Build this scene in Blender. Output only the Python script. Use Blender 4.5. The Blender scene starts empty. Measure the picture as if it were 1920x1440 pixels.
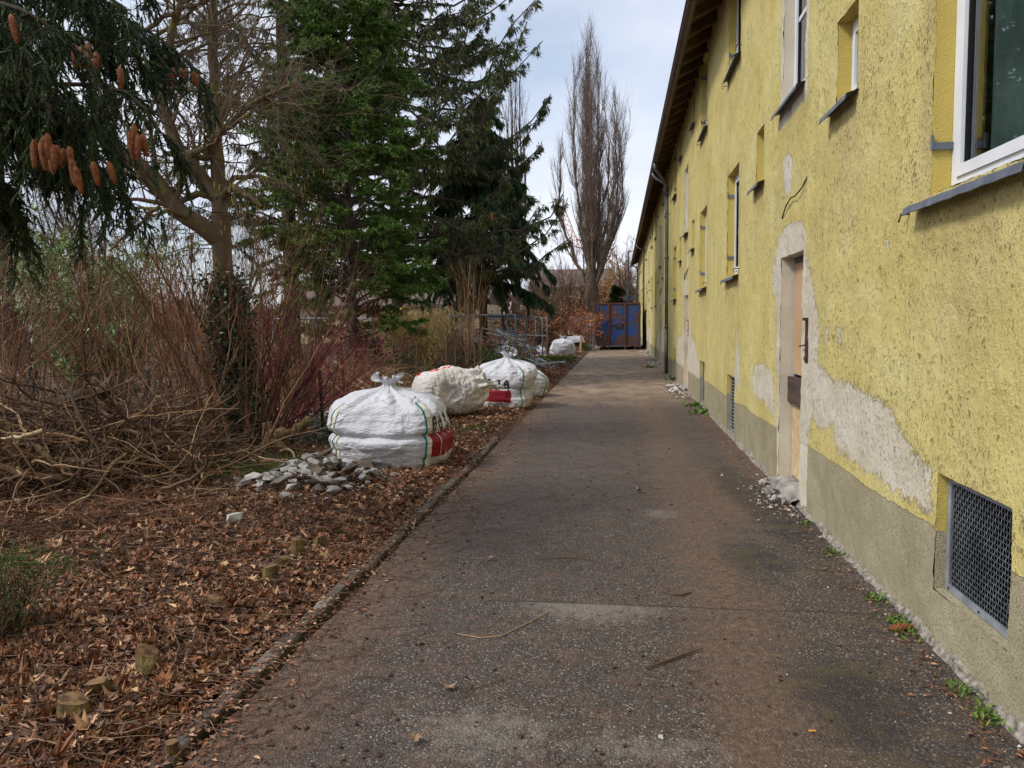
import bpy, math, random
import numpy as np
from mathutils import Matrix
rng = np.random.default_rng(11); random.seed(5)
sc = bpy.context.scene
col = sc.collection

# ------------------------------------------------------------------ camera
F = 1450.0; H = 1.65; ROLL = 0.012
def basis(yaw, pitch, roll):
    f = np.array([-math.sin(yaw)*math.cos(pitch), math.cos(yaw)*math.cos(pitch), -math.sin(pitch)])
    r = np.array([math.cos(yaw), math.sin(yaw), 0.]); u = np.cross(r, f)
    c, s = math.cos(roll), math.sin(roll)
    return r*c-u*s, u*c+r*s, f
_y, _p = math.atan(200/F), math.atan(120/F)
for _ in range(60):
    CB = basis(_y, _p, ROLL); d = np.array([0, 1., 0])
    _y += (1160-(960+F*(d@CB[0])/(d@CB[2])))/F*.8
    _p -= (602-(720-F*(d@CB[1])/(d@CB[2])))/F*.8
cam = bpy.data.objects.new("camera", bpy.data.cameras.new("camera")); col.objects.link(cam)
cam.data.sensor_width = 36; cam.data.lens = 36*F/1920; cam.data.clip_start = .05; cam.data.clip_end = 2000
m = Matrix.Identity(4)
for i in range(3):
    m[i][0] = CB[0][i]; m[i][1] = CB[1][i]; m[i][2] = -CB[2][i]
m[2][3] = H
cam.matrix_world = m; sc.camera = cam
CAM0 = np.array([0, 0, H])
def ray(px, py): return CB[0]*(px-960)/F - CB[1]*(py-720)/F + CB[2]
def G(px, py, z=0.): d = ray(px, py); return CAM0 + d*((z-H)/d[2])
def W(px, py, X): d = ray(px, py); return CAM0 + d*(X/d[0])
def D(px, py, Y): d = ray(px, py); return CAM0 + d*(Y/d[1])

# ------------------------------------------------------------------ world, sun, exposure
w = bpy.data.worlds.new("World"); sc.world = w; w.use_nodes = True
nt = w.node_tree; nt.nodes.clear(); N = nt.nodes.new; LK = nt.links.new
SUN_EL, SUN_AZ = math.radians(46), math.radians(-118)       # azimuth from +Y towards +X
out = N('ShaderNodeOutputWorld'); bg = N('ShaderNodeBackground'); LK(bg.outputs[0], out.inputs[0]); bg.inputs[1].default_value = .1
sky = N('ShaderNodeTexSky'); sky.sky_type = 'NISHITA'; sky.sun_disc = False
sky.sun_elevation = SUN_EL; sky.sun_rotation = SUN_AZ; sky.air_density = 1.0; sky.dust_density = 1.5
tc = N('ShaderNodeTexCoord'); mp = N('ShaderNodeMapping'); mp.inputs['Scale'].default_value = (1, 1, 2.2)
mp.inputs['Location'].default_value = (3.1, 1.4, .3)
LK(tc.outputs['Generated'], mp.inputs[0])
nz = N('ShaderNodeTexNoise'); nz.inputs['Scale'].default_value = 1.9; nz.inputs['Detail'].default_value = 7; nz.inputs['Roughness'].default_value = .52
LK(mp.outputs[0], nz.inputs[0])
rp = N('ShaderNodeValToRGB'); rp.color_ramp.elements[0].position = .30; rp.color_ramp.elements[1].position = .62
rp.color_ramp.elements[0].color = (.25, .25, .25, 1); rp.color_ramp.elements[1].color = (1, 1, 1, 1)
LK(nz.outputs[0], rp.inputs[0])
nz2 = N('ShaderNodeTexNoise'); nz2.inputs['Scale'].default_value = 2.6; nz2.inputs['Detail'].default_value = 6
mp2 = N('ShaderNodeMapping'); mp2.inputs['Location'].default_value = (8, 2, 5); mp2.inputs['Scale'].default_value = (1, 1, 2.5)
LK(tc.outputs['Generated'], mp2.inputs[0]); LK(mp2.outputs[0], nz2.inputs[0])
rc = N('ShaderNodeValToRGB'); rc.color_ramp.elements[0].position = .32; rc.color_ramp.elements[1].position = .66
rc.color_ramp.elements[0].color = (4.5, 4.8, 5.7, 1); rc.color_ramp.elements[1].color = (5.8, 5.95, 6.3, 1)
LK(nz2.outputs[0], rc.inputs[0])
mx = N('ShaderNodeMixRGB'); LK(rp.outputs[0], mx.inputs[0]); LK(sky.outputs[0], mx.inputs[1]); LK(rc.outputs[0], mx.inputs[2])
LK(mx.outputs[0], bg.inputs[0])
sl = bpy.data.lights.new("sun", 'SUN'); sl.energy = 1.5; sl.angle = math.radians(12); sl.color = (1, .95, .86)
so = bpy.data.objects.new("sun", sl); col.objects.link(so)
sd = np.array([math.sin(SUN_AZ)*math.cos(SUN_EL), math.cos(SUN_AZ)*math.cos(SUN_EL), math.sin(SUN_EL)])
from mathutils import Vector
so.rotation_euler = Vector(tuple(sd)).to_track_quat('Z', 'Y').to_euler()
vs = sc.view_settings; vs.view_transform = 'Standard'; vs.look = 'None'; vs.exposure = .85; vs.gamma = 1

# ------------------------------------------------------------------ noise
def _h(ix, iy, iz, s):
    n = (ix*374761393 + iy*668265263 + iz*2147483647 + s*144665) & 0xffffffff
    n = ((n ^ (n >> 13))*1274126177) & 0xffffffff
    n = (n ^ (n >> 16)); n = (n*2246822519) & 0xffffffff; n ^= n >> 15
    return n/4294967295.0
def vnoise(p, s=0):
    p = np.asarray(p, float); i = np.floor(p).astype(np.int64); f = p-i; f = f*f*(3-2*f)
    r = 0
    for a in (0, 1):
        for b in (0, 1):
            for c in (0, 1):
                wgt = (f[..., 0] if a else 1-f[..., 0])*(f[..., 1] if b else 1-f[..., 1])*(f[..., 2] if c else 1-f[..., 2])
                r = r + wgt*_h(i[..., 0]+a, i[..., 1]+b, i[..., 2]+c, s)
    return r*2-1
def fbm(p, o=3, s=0):
    r = 0; a = 1.
    for k in range(o):
        r = r + a*vnoise(np.asarray(p)*(2.03**k), s+k*17); a *= .5
    return r
def nrm(v): return v/np.maximum(np.linalg.norm(v, axis=-1, keepdims=True), 1e-9)
def rotz(a): c, s = math.cos(a), math.sin(a); return np.array([[c, -s, 0], [s, c, 0], [0, 0, 1.]])
def rotx(a): c, s = math.cos(a), math.sin(a); return np.array([[1, 0, 0], [0, c, -s], [0, s, c]])
def roty(a): c, s = math.cos(a), math.sin(a); return np.array([[c, 0, s], [0, 1, 0], [-s, 0, c]])

# ------------------------------------------------------------------ geometry collector
class Geo:
    def __init__(s): s.v = []; s.q = []; s.t = []; s.qm = []; s.tm = []; s.n = 0
    def add(s, v, f, mi=0):
        v = np.asarray(v, float).reshape(-1, 3); f = np.asarray(f, np.int64)
        mi = np.full(len(f), mi) if np.isscalar(mi) else np.asarray(mi)
        if f.shape[1] == 4: s.q.append(f+s.n); s.qm.append(mi)
        else: s.t.append(f+s.n); s.tm.append(mi)
        s.v.append(v); s.n += len(v); return s
    def box(s, lo, hi, mi=0, R=None, c=None):
        lo = np.array(lo, float); hi = np.array(hi, float)
        v = np.array([[x, y, z] for x in (0, 1) for y in (0, 1) for z in (0, 1)])*(hi-lo)+lo
        if R is not None:
            cc = (lo+hi)/2 if c is None else np.array(c); v = (v-cc)@np.asarray(R).T+cc
        return s.add(v, [[0, 1, 3, 2], [4, 6, 7, 5], [0, 4, 5, 1], [2, 3, 7, 6], [0, 2, 6, 4], [1, 5, 7, 3]], mi)
    def bar(s, a, b, wd, ht, mi=0, up=(0, 0, 1)):
        a = np.array(a, float); b = np.array(b, float); t = nrm(b-a); sd_ = nrm(np.cross(t, up)); u = np.cross(sd_, t)
        v = [p+sd_*x*wd/2+u*y*ht/2 for p in (a, b) for x in (-1, 1) for y in (-1, 1)]
        return s.add(v, [[0, 1, 3, 2], [4, 6, 7, 5], [0, 4, 5, 1], [2, 3, 7, 6], [0, 2, 6, 4], [1, 5, 7, 3]], mi)
    def tubes(s, P, R, k=4, mi=0, caps=False):
        P = np.asarray(P, float); R = np.asarray(R, float); M, n, _ = P.shape
        if M == 0: return s
        T = nrm(np.gradient(P, axis=1))
        ref = np.array([.31, .17, .93]) + np.zeros((M, 1, 3))
        al = np.abs((nrm(P[:, -1:]-P[:, :1]+1e-6)*nrm(ref)).sum(-1, keepdims=True)) > .85
        ref = np.where(al, np.array([.93, .2, .1]), ref)
        n1 = nrm(np.cross(T, ref)); n2 = np.cross(T, n1)
        a = np.arange(k)*2*np.pi/k
        v = P[:, :, None]+R[:, :, None, None]*(np.cos(a)[:, None]*n1[:, :, None]+np.sin(a)[:, None]*n2[:, :, None])
        b = (np.arange(M)*n*k)[:, None, None]+(np.arange(n-1)*k)[None, :, None]+np.arange(k)[None, None]
        b2 = (np.arange(M)*n*k)[:, None, None]+(np.arange(n-1)*k)[None, :, None]+((np.arange(k)+1) % k)[None, None]
        f = np.stack([b, b2, b2+k, b+k], -1).reshape(-1, 4)
        base = s.n; s.add(v.reshape(-1, 3), f, mi)
        if caps:
            for mm in range(M):
                for e, o in ((0, 1), (n-1, 0)):
                    c0 = base+mm*n*k+e*k; idx = [c0+j for j in range(k)]
                    cv = v[mm, e].mean(0); ci = s.n; s.v.append(cv[None]); s.n += 1
                    ff = [[idx[j], idx[(j+1) % k], ci] if e else [idx[(j+1) % k], idx[j], ci] for j in range(k)]
                    s.t.append(np.array(ff)); s.tm.append(np.full(k, mi if np.isscalar(mi) else 0))
        return s
    def tube(s, pts, r, k=8, mi=0, caps=True):
        pts = np.asarray(pts, float); r = np.full(len(pts), r) if np.isscalar(r) else np.asarray(r, float)
        return s.tubes(pts[None], r[None], k, mi, caps)
    def cards(s, C, T, Nn, L, Wd, mi=0, fold=0.):
        """rhombus leaves: centre-line from C along T, length L, width Wd"""
        C = np.asarray(C); T = nrm(T); S = nrm(np.cross(T, Nn)); L = np.asarray(L).reshape(-1, 1); Wd = np.asarray(Wd).reshape(-1, 1)
        U = np.cross(S, T)
        v = np.stack([C, C+T*L*.45+S*Wd/2+U*fold*Wd, C+T*L, C+T*L*.45-S*Wd/2+U*fold*Wd], 1)
        n = len(C); f = np.arange(n*4).reshape(n, 4)
        return s.add(v.reshape(-1, 3), f, mi)
    def grid(s, V, mi=0, wrap=False):
        V = np.asarray(V, float); a, b, _ = V.shape; I = np.arange(a*b).reshape(a, b)
        if wrap: J = np.roll(I, -1, 1); f = np.stack([I[:-1], J[:-1], J[1:], I[1:]], -1).reshape(-1, 4)
        else: f = np.stack([I[:-1, :-1], I[:-1, 1:], I[1:, 1:], I[1:, :-1]], -1).reshape(-1, 4)
        return s.add(V.reshape(-1, 3), f, mi)
    def build(s, name, mats, parent=None, smooth=False, loc=None, attrs=None):
        me = bpy.data.meshes.new(name); v = np.concatenate(s.v).astype(np.float32)
        if loc is not None: v = v-np.asarray(loc, np.float32)
        q = np.concatenate(s.q) if s.q else np.zeros((0, 4), int); t = np.concatenate(s.t) if s.t else np.zeros((0, 3), int)
        me.vertices.add(len(v)); me.vertices.foreach_set('co', v.ravel())
        me.loops.add(q.size+t.size); me.loops.foreach_set('vertex_index', np.concatenate([q.ravel(), t.ravel()]).astype(np.int32))
        me.polygons.add(len(q)+len(t))
        me.polygons.foreach_set('loop_start', np.concatenate([np.arange(len(q))*4, q.size+np.arange(len(t))*3]).astype(np.int32))
        me.polygons.foreach_set('material_index', np.concatenate([x for x in s.qm]+[x for x in s.tm]).astype(np.int32))
        me.polygons.foreach_set('use_smooth', np.full(len(q)+len(t), bool(smooth)))
        for mm in (mats if isinstance(mats, (list, tuple)) else [mats]): me.materials.append(mm)
        if attrs:
            for k, val in attrs.items():
                at = me.attributes.new(k, 'FLOAT', 'POINT'); at.data.foreach_set('value', np.asarray(val, np.float32))
        me.update(calc_edges=True)
        o = bpy.data.objects.new(name, me); col.objects.link(o)
        if loc is not None: o.location = tuple(loc)
        if parent is not None:
            o.parent = parent
            if loc is None: o.matrix_parent_inverse = Matrix.Translation(-Vector(parent.location)) if parent.parent is None and parent.type == 'EMPTY' else Matrix.Identity(4)
        return o
def tag(o, label=None, cat=None, group=None, kind=None):
    if label: o['label'] = label
    if cat: o['category'] = cat
    if group: o['group'] = group
    if kind: o['kind'] = kind
    return o
def thing(name, label, cat, loc=(0, 0, 0), group=None):
    o = bpy.data.objects.new(name, None); col.objects.link(o); o.location = tuple(float(x) for x in loc); o.empty_display_size = .2
    return tag(o, label, cat, group)
def copy_tree(o, parent=None):
    c = o.copy(); col.objects.link(c)
    if parent is not None: c.parent = parent
    for ch in list(o.children): copy_tree(ch, c)
    return c

# ------------------------------------------------------------------ materials
def newmat(name):
    mt = bpy.data.materials.new(name); mt.use_nodes = True; t = mt.node_tree
    return mt, t, t.nodes['Principled BSDF']
def lin(r, g, b): return tuple(((c/255)/12.92 if c/255 <= .04045 else ((c/255+.055)/1.055)**2.4) for c in (r, g, b))+(1,)
def noise(t, scale, detail=4, rough=.55, vec=None, stretch=None):
    n = t.nodes.new('ShaderNodeTexNoise'); n.inputs['Scale'].default_value = scale; n.inputs['Detail'].default_value = detail; n.inputs['Roughness'].default_value = rough
    if vec is None:
        g = t.nodes.new('ShaderNodeNewGeometry'); vec = g.outputs['Position']
    if stretch:
        mpn = t.nodes.new('ShaderNodeMapping'); mpn.inputs['Scale'].default_value = stretch; t.links.new(vec, mpn.inputs[0]); vec = mpn.outputs[0]
    t.links.new(vec, n.inputs['Vector']); return n.outputs[0]
def ramp(t, fac, stops):
    r = t.nodes.new('ShaderNodeValToRGB'); e = r.color_ramp.elements
    while len(e) < len(stops): e.new(.5)
    for i, (p, c) in enumerate(stops):
        e[i].position = p; e[i].color = c if not np.isscalar(c) else (c, c, c, 1)
    t.links.new(fac, r.inputs[0]); return r.outputs[0]
def mixc(t, fac, a, b, mode='MIX'):
    n = t.nodes.new('ShaderNodeMixRGB'); n.blend_type = mode
    for i, x in enumerate((fac, a, b)):
        if hasattr(x, 'links') or hasattr(x, 'is_linked'): t.links.new(x, n.inputs[i])
        else: n.inputs[i].default_value = x
    return n.outputs[0]
def math_(t, op, a, b=0.):
    n = t.nodes.new('ShaderNodeMath'); n.operation = op
    for i, x in enumerate((a, b)):
        if hasattr(x, 'is_linked'): t.links.new(x, n.inputs[i])
        else: n.inputs[i].default_value = x
    return n.outputs[0]
def bump(t, b, h, strength=.5, dist=.01):
    n = t.nodes.new('ShaderNodeBump'); n.inputs['Strength'].default_value = strength; n.inputs['Distance'].default_value = dist
    t.links.new(h, n.inputs['Height']); t.links.new(n.outputs[0], b.inputs['Normal'])
def pm(name, c1, c2=None, scale=6, rough=.75, bmp=0, bscale=60, metal=0, spec=.3, stretch=None, lo=.35, hi=.65, trans=0):
    mt, t, b = newmat(name); b.inputs['Roughness'].default_value = rough; b.inputs['Metallic'].default_value = metal
    b.inputs['Specular IOR Level'].default_value = spec
    if c2 is None: b.inputs['Base Color'].default_value = c1
    else: t.links.new(ramp(t, noise(t, scale, 5, stretch=stretch), [(lo, c1), (hi, c2)]), b.inputs['Base Color'])
    if bmp: bump(t, b, noise(t, bscale, 4, stretch=stretch), bmp, .01)
    return mt
def leafmat(name, cols, rough=.6, spec=.3, clump=None, trans=0., gain=1.22):
    """colour per leaf (random per island) with larger patches of variation"""
    gain = {'litter_pale': 1., 'crumb': 1., 'needle': .95, 'litter': 1.1, 'reed': 1.35}.get(name, gain)
    cols = [tuple(min(.8, q*gain) for q in cc[:3])+(1,) for cc in cols]
    mt, t, b = newmat(name); g = t.nodes.new('ShaderNodeNewGeometry')
    c = ramp(t, g.outputs['Random Per Island'], [(i/(len(cols)-1), cc) for i, cc in enumerate(cols)])
    if clump: c = mixc(t, ramp(t, noise(t, clump[0], 3), [(.38, 0.), (.62, 1.)]), c, clump[1], 'MULTIPLY')
    t.links.new(c, b.inputs['Base Color']); b.inputs['Roughness'].default_value = rough; b.inputs['Specular IOR Level'].default_value = spec
    if trans:
        tr = t.nodes.new('ShaderNodeBsdfTranslucent'); t.links.new(c, tr.inputs[0]); ms = t.nodes.new('ShaderNodeMixShader'); ms.inputs[0].default_value = trans
        t.links.new(b.outputs[0], ms.inputs[1]); t.links.new(tr.outputs[0], ms.inputs[2]); t.links.new(ms.outputs[0], t.nodes['Material Output'].inputs[0])
    return mt

M = {}
M['bark'] = pm('bark', lin(70, 58, 46), lin(38, 30, 25), 9, .9, .6, 50)
M['bark_grey'] = pm('bark_grey', lin(96, 84, 74), lin(56, 47, 42), 5, .9, .6, 30)
M['bark_pale'] = pm('bark_pale', lin(122, 106, 92), lin(82, 70, 60), 3, .9)
M['bark_moss'] = pm('bark_moss', lin(120, 120, 50), lin(100, 84, 66), 6, .9, .8, 60, lo=.30, hi=.48)
M['twig_red'] = leafmat('twig_red', [lin(84, 54, 38), lin(122, 82, 56), lin(60, 40, 30), lin(158, 118, 86), lin(98, 64, 44), lin(72, 48, 36)], .65, .35)
M['twig_brown'] = leafmat('twig_brown', [lin(70, 52, 40), lin(108, 84, 62), lin(50, 38, 30), lin(88, 66, 50)], .75, .3)
M['twig_dog'] = leafmat('twig_dog', [lin(118, 44, 54), lin(84, 32, 38), lin(146, 62, 70), lin(84, 50, 42)], .5, .4)
M['twig_grey'] = leafmat('twig_grey', [lin(92, 80, 70), lin(120, 104, 90), lin(70, 58, 50)], .8)
M['twig_pale'] = leafmat('twig_pale', [lin(150, 118, 82), lin(96, 72, 50), lin(176, 148, 110), lin(78, 54, 38), lin(118, 92, 66)], .7)
M['twig_dark'] = leafmat('twig_dark', [lin(58, 40, 30), lin(96, 72, 54), lin(44, 30, 24), lin(126, 100, 78), lin(70, 50, 38)], .7)
M['needle'] = leafmat('needle', [lin(34, 50, 22), lin(50, 72, 28), lin(28, 40, 20), lin(64, 84, 34)], .55, .3)
M['needle_far'] = leafmat('needle_far', [lin(56, 68, 38), lin(76, 88, 48), lin(44, 54, 34), lin(92, 100, 58), lin(86, 70, 48)], .6, .25)
M['needle_weep'] = leafmat('needle_weep', [lin(38, 60, 38), lin(54, 78, 44), lin(30, 48, 32), lin(66, 90, 50)], .6, .25)
M['needle_thin'] = leafmat('needle_thin', [lin(62, 66, 44), lin(82, 84, 56), lin(50, 52, 40), lin(104, 84, 62)], .65, .2)
M['thuja'] = leafmat('thuja', [lin(62, 98, 38), lin(90, 128, 50), lin(46, 76, 32), lin(112, 144, 60), lin(74, 110, 42), lin(84, 84, 44)], .5, .35, clump=(1.3, lin(205, 190, 160)))
M['thuja_dark'] = leafmat('thuja_dark', [lin(34, 58, 26), lin(50, 78, 34), lin(84, 60, 34), lin(28, 46, 22), lin(62, 84, 40)], .6)
M['thuja_brown'] = leafmat('thuja_brown', [lin(96, 52, 28), lin(70, 40, 24), lin(120, 72, 36)], .7)
M['cone'] = pm('cone', lin(168, 104, 60), lin(112, 62, 36), 60, .6, 1., 140)
M['ivy'] = leafmat('ivy', [lin(22, 42, 26), lin(34, 60, 34), lin(18, 32, 22), lin(46, 74, 46)], .35, .5)
M['laurel'] = leafmat('laurel', [lin(68, 104, 40), lin(98, 134, 58), lin(50, 78, 34), lin(122, 152, 84)], .35, .5)
M['reed'] = leafmat('reed', [lin(216, 184, 126), lin(186, 150, 96), lin(232, 208, 160), lin(150, 114, 72)], .8)
M['copper'] = leafmat('copper', [lin(150, 92, 62), lin(176, 116, 84), lin(112, 66, 46), lin(190, 136, 104)], .7)
M['hedge'] = leafmat('hedge', [lin(122, 86, 60), lin(92, 62, 44), lin(146, 106, 76), lin(76, 54, 40)], .8)
M['ochre'] = leafmat('ochre', [lin(160, 118, 60), lin(128, 94, 52), lin(184, 140, 76), lin(110, 88, 60)], .8)
M['litter'] = leafmat('litter', [lin(130, 84, 56), lin(62, 40, 28), lin(158, 108, 76), lin(84, 56, 38), lin(206, 166, 128), lin(54, 37, 28), lin(112, 72, 48), lin(142, 92, 60), lin(70, 47, 34)], .55, .4)
M['litter_pale'] = leafmat('litter_pale', [lin(206, 186, 170), lin(168, 140, 116), lin(226, 214, 204), lin(130, 98, 74)], .5, .45)
M['grass'] = leafmat('grass', [lin(62, 88, 28), lin(88, 118, 36), lin(46, 68, 26), lin(104, 118, 50)], .6)
M['steel'] = pm('steel', lin(140, 146, 152), lin(104, 110, 116), 5, .42, .1, 40, metal=.8)
M['steel_dull'] = pm('steel_dull', lin(152, 158, 168), lin(120, 126, 136), 9, .45, .15, 60, metal=.15, spec=.5)
M['white_metal'] = pm('white_metal', lin(222, 228, 236), lin(176, 182, 192), 3, .35, .1, 40, metal=.1, spec=.5)
M['green_post'] = pm('green_post', lin(34, 62, 56), lin(24, 42, 38), 12, .5, .1)
M['wire'] = pm('wire', lin(50, 60, 58), lin(84, 80, 76), 4, .5)
M['stump_bark'] = pm('stump_bark', lin(120, 104, 58), lin(78, 60, 42), 22, .9, .8, 90)
M['wood_cut'] = pm('wood_cut', lin(138, 108, 74), lin(76, 56, 40), 24, .8, .3, 90)
M['wood_old'] = pm('wood_old', lin(150, 126, 88), lin(84, 62, 40), 14, .85, .9, 60, stretch=(3, 3, .5))
M['wood_stake'] = pm('wood_stake', lin(112, 82, 54), lin(70, 50, 34), 14, .85, .6, 60, stretch=(3, 3, .4))
M['pvc'] = pm('pvc', lin(228, 232, 240), lin(214, 219, 228), 3, .3, spec=.5)
M['rubber'] = pm('rubber', lin(22, 22, 26))
M['zinc'] = pm('zinc', lin(118, 124, 138), lin(92, 96, 108), 8, .5, .05, 12, metal=.3, spec=.4)
M['gutter'] = pm('gutter', lin(96, 78, 68), lin(70, 56, 50), 3, .5, .05, 20, metal=.3, spec=.4)
M['gutter_grey'] = pm('gutter_grey', lin(116, 116, 120), lin(84, 82, 86), 4, .42, .05, 20, metal=.6, spec=.5)
M['soffit'] = pm('soffit', lin(108, 84, 44), lin(80, 60, 32), 3, .8, .3, 30)
M['dark'] = pm('dark', lin(24, 22, 22), lin(14, 13, 13), 5, .9)
M['iron_rust'] = pm('iron_rust', lin(92, 60, 52), lin(58, 44, 42), 18, .6, .4, 60)
M['fibreboard'] = pm('fibreboard', lin(188, 158, 126), lin(176, 144, 112), 3, .8, .05, 100)
M['plank'] = pm('plank', lin(96, 76, 66), lin(62, 50, 46), 10, .85, .7, 50, stretch=(1, .3, 3))
M['stone'] = pm('stone', lin(174, 172, 170), lin(112, 104, 96), 7, .9, .8, 40, lo=.3, hi=.7)
M['stone_dark'] = pm('stone_dark', lin(112, 100, 88), lin(74, 64, 56), 7, .9, .8, 40)
M['stone_white'] = pm('stone_white', lin(208, 206, 202), lin(168, 164, 160), 9, .9, .8, 50)
M['crumb'] = leafmat('crumb', [lin(176, 168, 158), lin(130, 118, 106), lin(206, 200, 190), lin(96, 82, 70), lin(142, 128, 112)], .9)
M['clod'] = leafmat('clod', [lin(60, 42, 32), lin(78, 56, 40), lin(46, 34, 28)], .9)
M['far_wall'] = pm('far_wall', lin(216, 200, 164), lin(196, 178, 142), 1, .9)
M['far_white'] = pm('far_white', lin(226, 228, 230), lin(200, 202, 206), 1, .9)
M['far_roof'] = pm('far_roof', lin(118, 100, 92), lin(90, 78, 74), 1.5, .9, .5, 8)
M['moss_roof'] = pm('moss_roof', lin(142, 144, 112), lin(110, 104, 88), 3, .9, .5, 10)
M['crane_red'] = pm('crane_red', lin(196, 122, 78), lin(170, 98, 62), 2, .6)
M['sign_back'] = pm('sign_back', lin(82, 86, 100), lin(66, 70, 84), 4, .5, metal=.3)
M['lamp_grey'] = pm('lamp_grey', lin(84, 88, 98), lin(70, 72, 82), 4, .5, metal=.4)
M['beacon'] = pm('beacon', lin(236, 160, 50)); M['tarp'] = pm('tarp', lin(150, 150, 160), lin(120, 116, 130), 3, .8, .6, 12)
M['wood_pale'] = pm('wood_pale', lin(190, 170, 134), lin(158, 134, 100), 10, .8, .3, 60)
M['curtain'] = pm('curtain', lin(112, 124, 120), lin(82, 94, 92), 3, .9, .1, 20)
M['stamp_black'] = pm('stamp_black', lin(34, 28, 32), lin(48, 42, 46), 20, .6)
M['stamp_red'] = pm('stamp_red', lin(150, 26, 44), lin(122, 20, 36), 14, .55, .8, 50, stretch=(.6, .6, 3))
M['stamp_orange'] = pm('stamp_orange', lin(206, 62, 44), lin(190, 52, 40), 9, .6)
M['teal'] = pm('teal', lin(30, 122, 118), lin(22, 98, 98), 40, .7)
M['cream_strap'] = pm('cream_strap', lin(214, 210, 196), lin(196, 190, 172), 10, .8)
M['cig'] = pm('cig', lin(214, 150, 80))

def glassmat():
    mt, t, b = newmat('window_glass')
    t.nodes.remove(b); tr = t.nodes.new('ShaderNodeBsdfTransparent'); gl = t.nodes.new('ShaderNodeBsdfGlossy'); gl.inputs['Roughness'].default_value = .015
    tr.inputs[0].default_value = (.8, .86, .86, 1)
    ge = t.nodes.new('ShaderNodeNewGeometry'); dt_ = t.nodes.new('ShaderNodeVectorMath'); dt_.operation = 'DOT_PRODUCT'; t.links.new(ge.outputs['Incoming'], dt_.inputs[0]); t.links.new(ge.outputs['Normal'], dt_.inputs[1])
    sch = math_(t, 'POWER', math_(t, 'SUBTRACT', 1., math_(t, 'ABSOLUTE', dt_.outputs['Value'])), 4.); ms = t.nodes.new('ShaderNodeMixShader')
    t.links.new(math_(t, 'ADD', math_(t, 'MULTIPLY', sch, .9), .07), ms.inputs[0]); t.links.new(tr.outputs[0], ms.inputs[1]); t.links.new(gl.outputs[0], ms.inputs[2])
    t.links.new(ms.outputs[0], t.nodes['Material Output'].inputs[0]); return mt
M['glass'] = glassmat()
M['glass_dark'] = pm('glass_dark', lin(30, 34, 38), rough=.03, spec=.8)

def osbmat():
    mt, t, b = newmat('osb'); g = t.nodes.new('ShaderNodeNewGeometry')
    mpn = t.nodes.new('ShaderNodeMapping'); mpn.inputs['Scale'].default_value = (20, 40, 16); mpn.inputs['Rotation'].default_value = (.6, 0, 0); t.links.new(g.outputs['Position'], mpn.inputs[0])
    v = t.nodes.new('ShaderNodeTexVoronoi'); v.inputs['Scale'].default_value = 1.; t.links.new(mpn.outputs[0], v.inputs['Vector'])
    t.links.new(ramp(t, v.outputs['Color'], [(0, lin(208, 182, 140)), (.5, lin(186, 156, 114)), (1, lin(224, 204, 166))]), b.inputs['Base Color']); b.inputs['Roughness'].default_value = .7
    return mt
M['osb'] = osbmat()
def rustblue():
    mt, t, b = newmat('blue_rusty_paint')
    n1 = noise(t, 1.6, 8, .68, stretch=(1.4, 1, .75)); k = ramp(t, n1, [(.485, 0.), (.535, 1.)])
    blue = ramp(t, noise(t, 2.2, 4), [(.35, lin(8, 62, 148)), (.65, lin(38, 70, 108))])
    rust = ramp(t, noise(t, 9, 5), [(.35, lin(62, 42, 32)), (.65, lin(104, 66, 42))])
    t.links.new(mixc(t, k, blue, rust), b.inputs['Base Color']); b.inputs['Roughness'].default_value = .6
    bump(t, b, n1, .4, .02); return mt
M['rustblue'] = rustblue()
def bagmat(name, c1, c2, dirt):
    mt, t, b = newmat(name)
    g = t.nodes.new('ShaderNodeNewGeometry'); sx = t.nodes.new('ShaderNodeSeparateXYZ'); t.links.new(g.outputs['Position'], sx.inputs[0])
    c = ramp(t, noise(t, 3, 5), [(.3, c1), (.7, c2)])
    dz = math_(t, 'MULTIPLY', ramp(t, noise(t, 5, 6), [(.45, 0.), (.7, 1.)]), ramp(t, sx.outputs[2], [(0., 1.), (.38, .12)]))
    c = mixc(t, dz, c, dirt)
    t.links.new(c, b.inputs['Base Color']); b.inputs['Roughness'].default_value = .55; b.inputs['Specular IOR Level'].default_value = .35
    h = math_(t, 'ADD', noise(t, 9, 5, .6, stretch=(1, 1, 1.8)), math_(t, 'MULTIPLY', noise(t, 24, 4, .6, stretch=(1, 1, 2.6)), .4))
    bump(t, b, h, .85, .045)
    ad = b.inputs
    return mt
M['bag'] = bagmat('white_bag_fabric', lin(212, 214, 222), lin(200, 202, 210), lin(150, 132, 106))
M['bag_dirty'] = bagmat('soiled_bag_fabric', lin(214, 213, 216), lin(200, 194, 180), lin(150, 132, 100))
M['bag_film'] = pm('bag_film', lin(226, 228, 234), lin(200, 202, 212), 9, .4, .9, 16, spec=.5)

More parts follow.
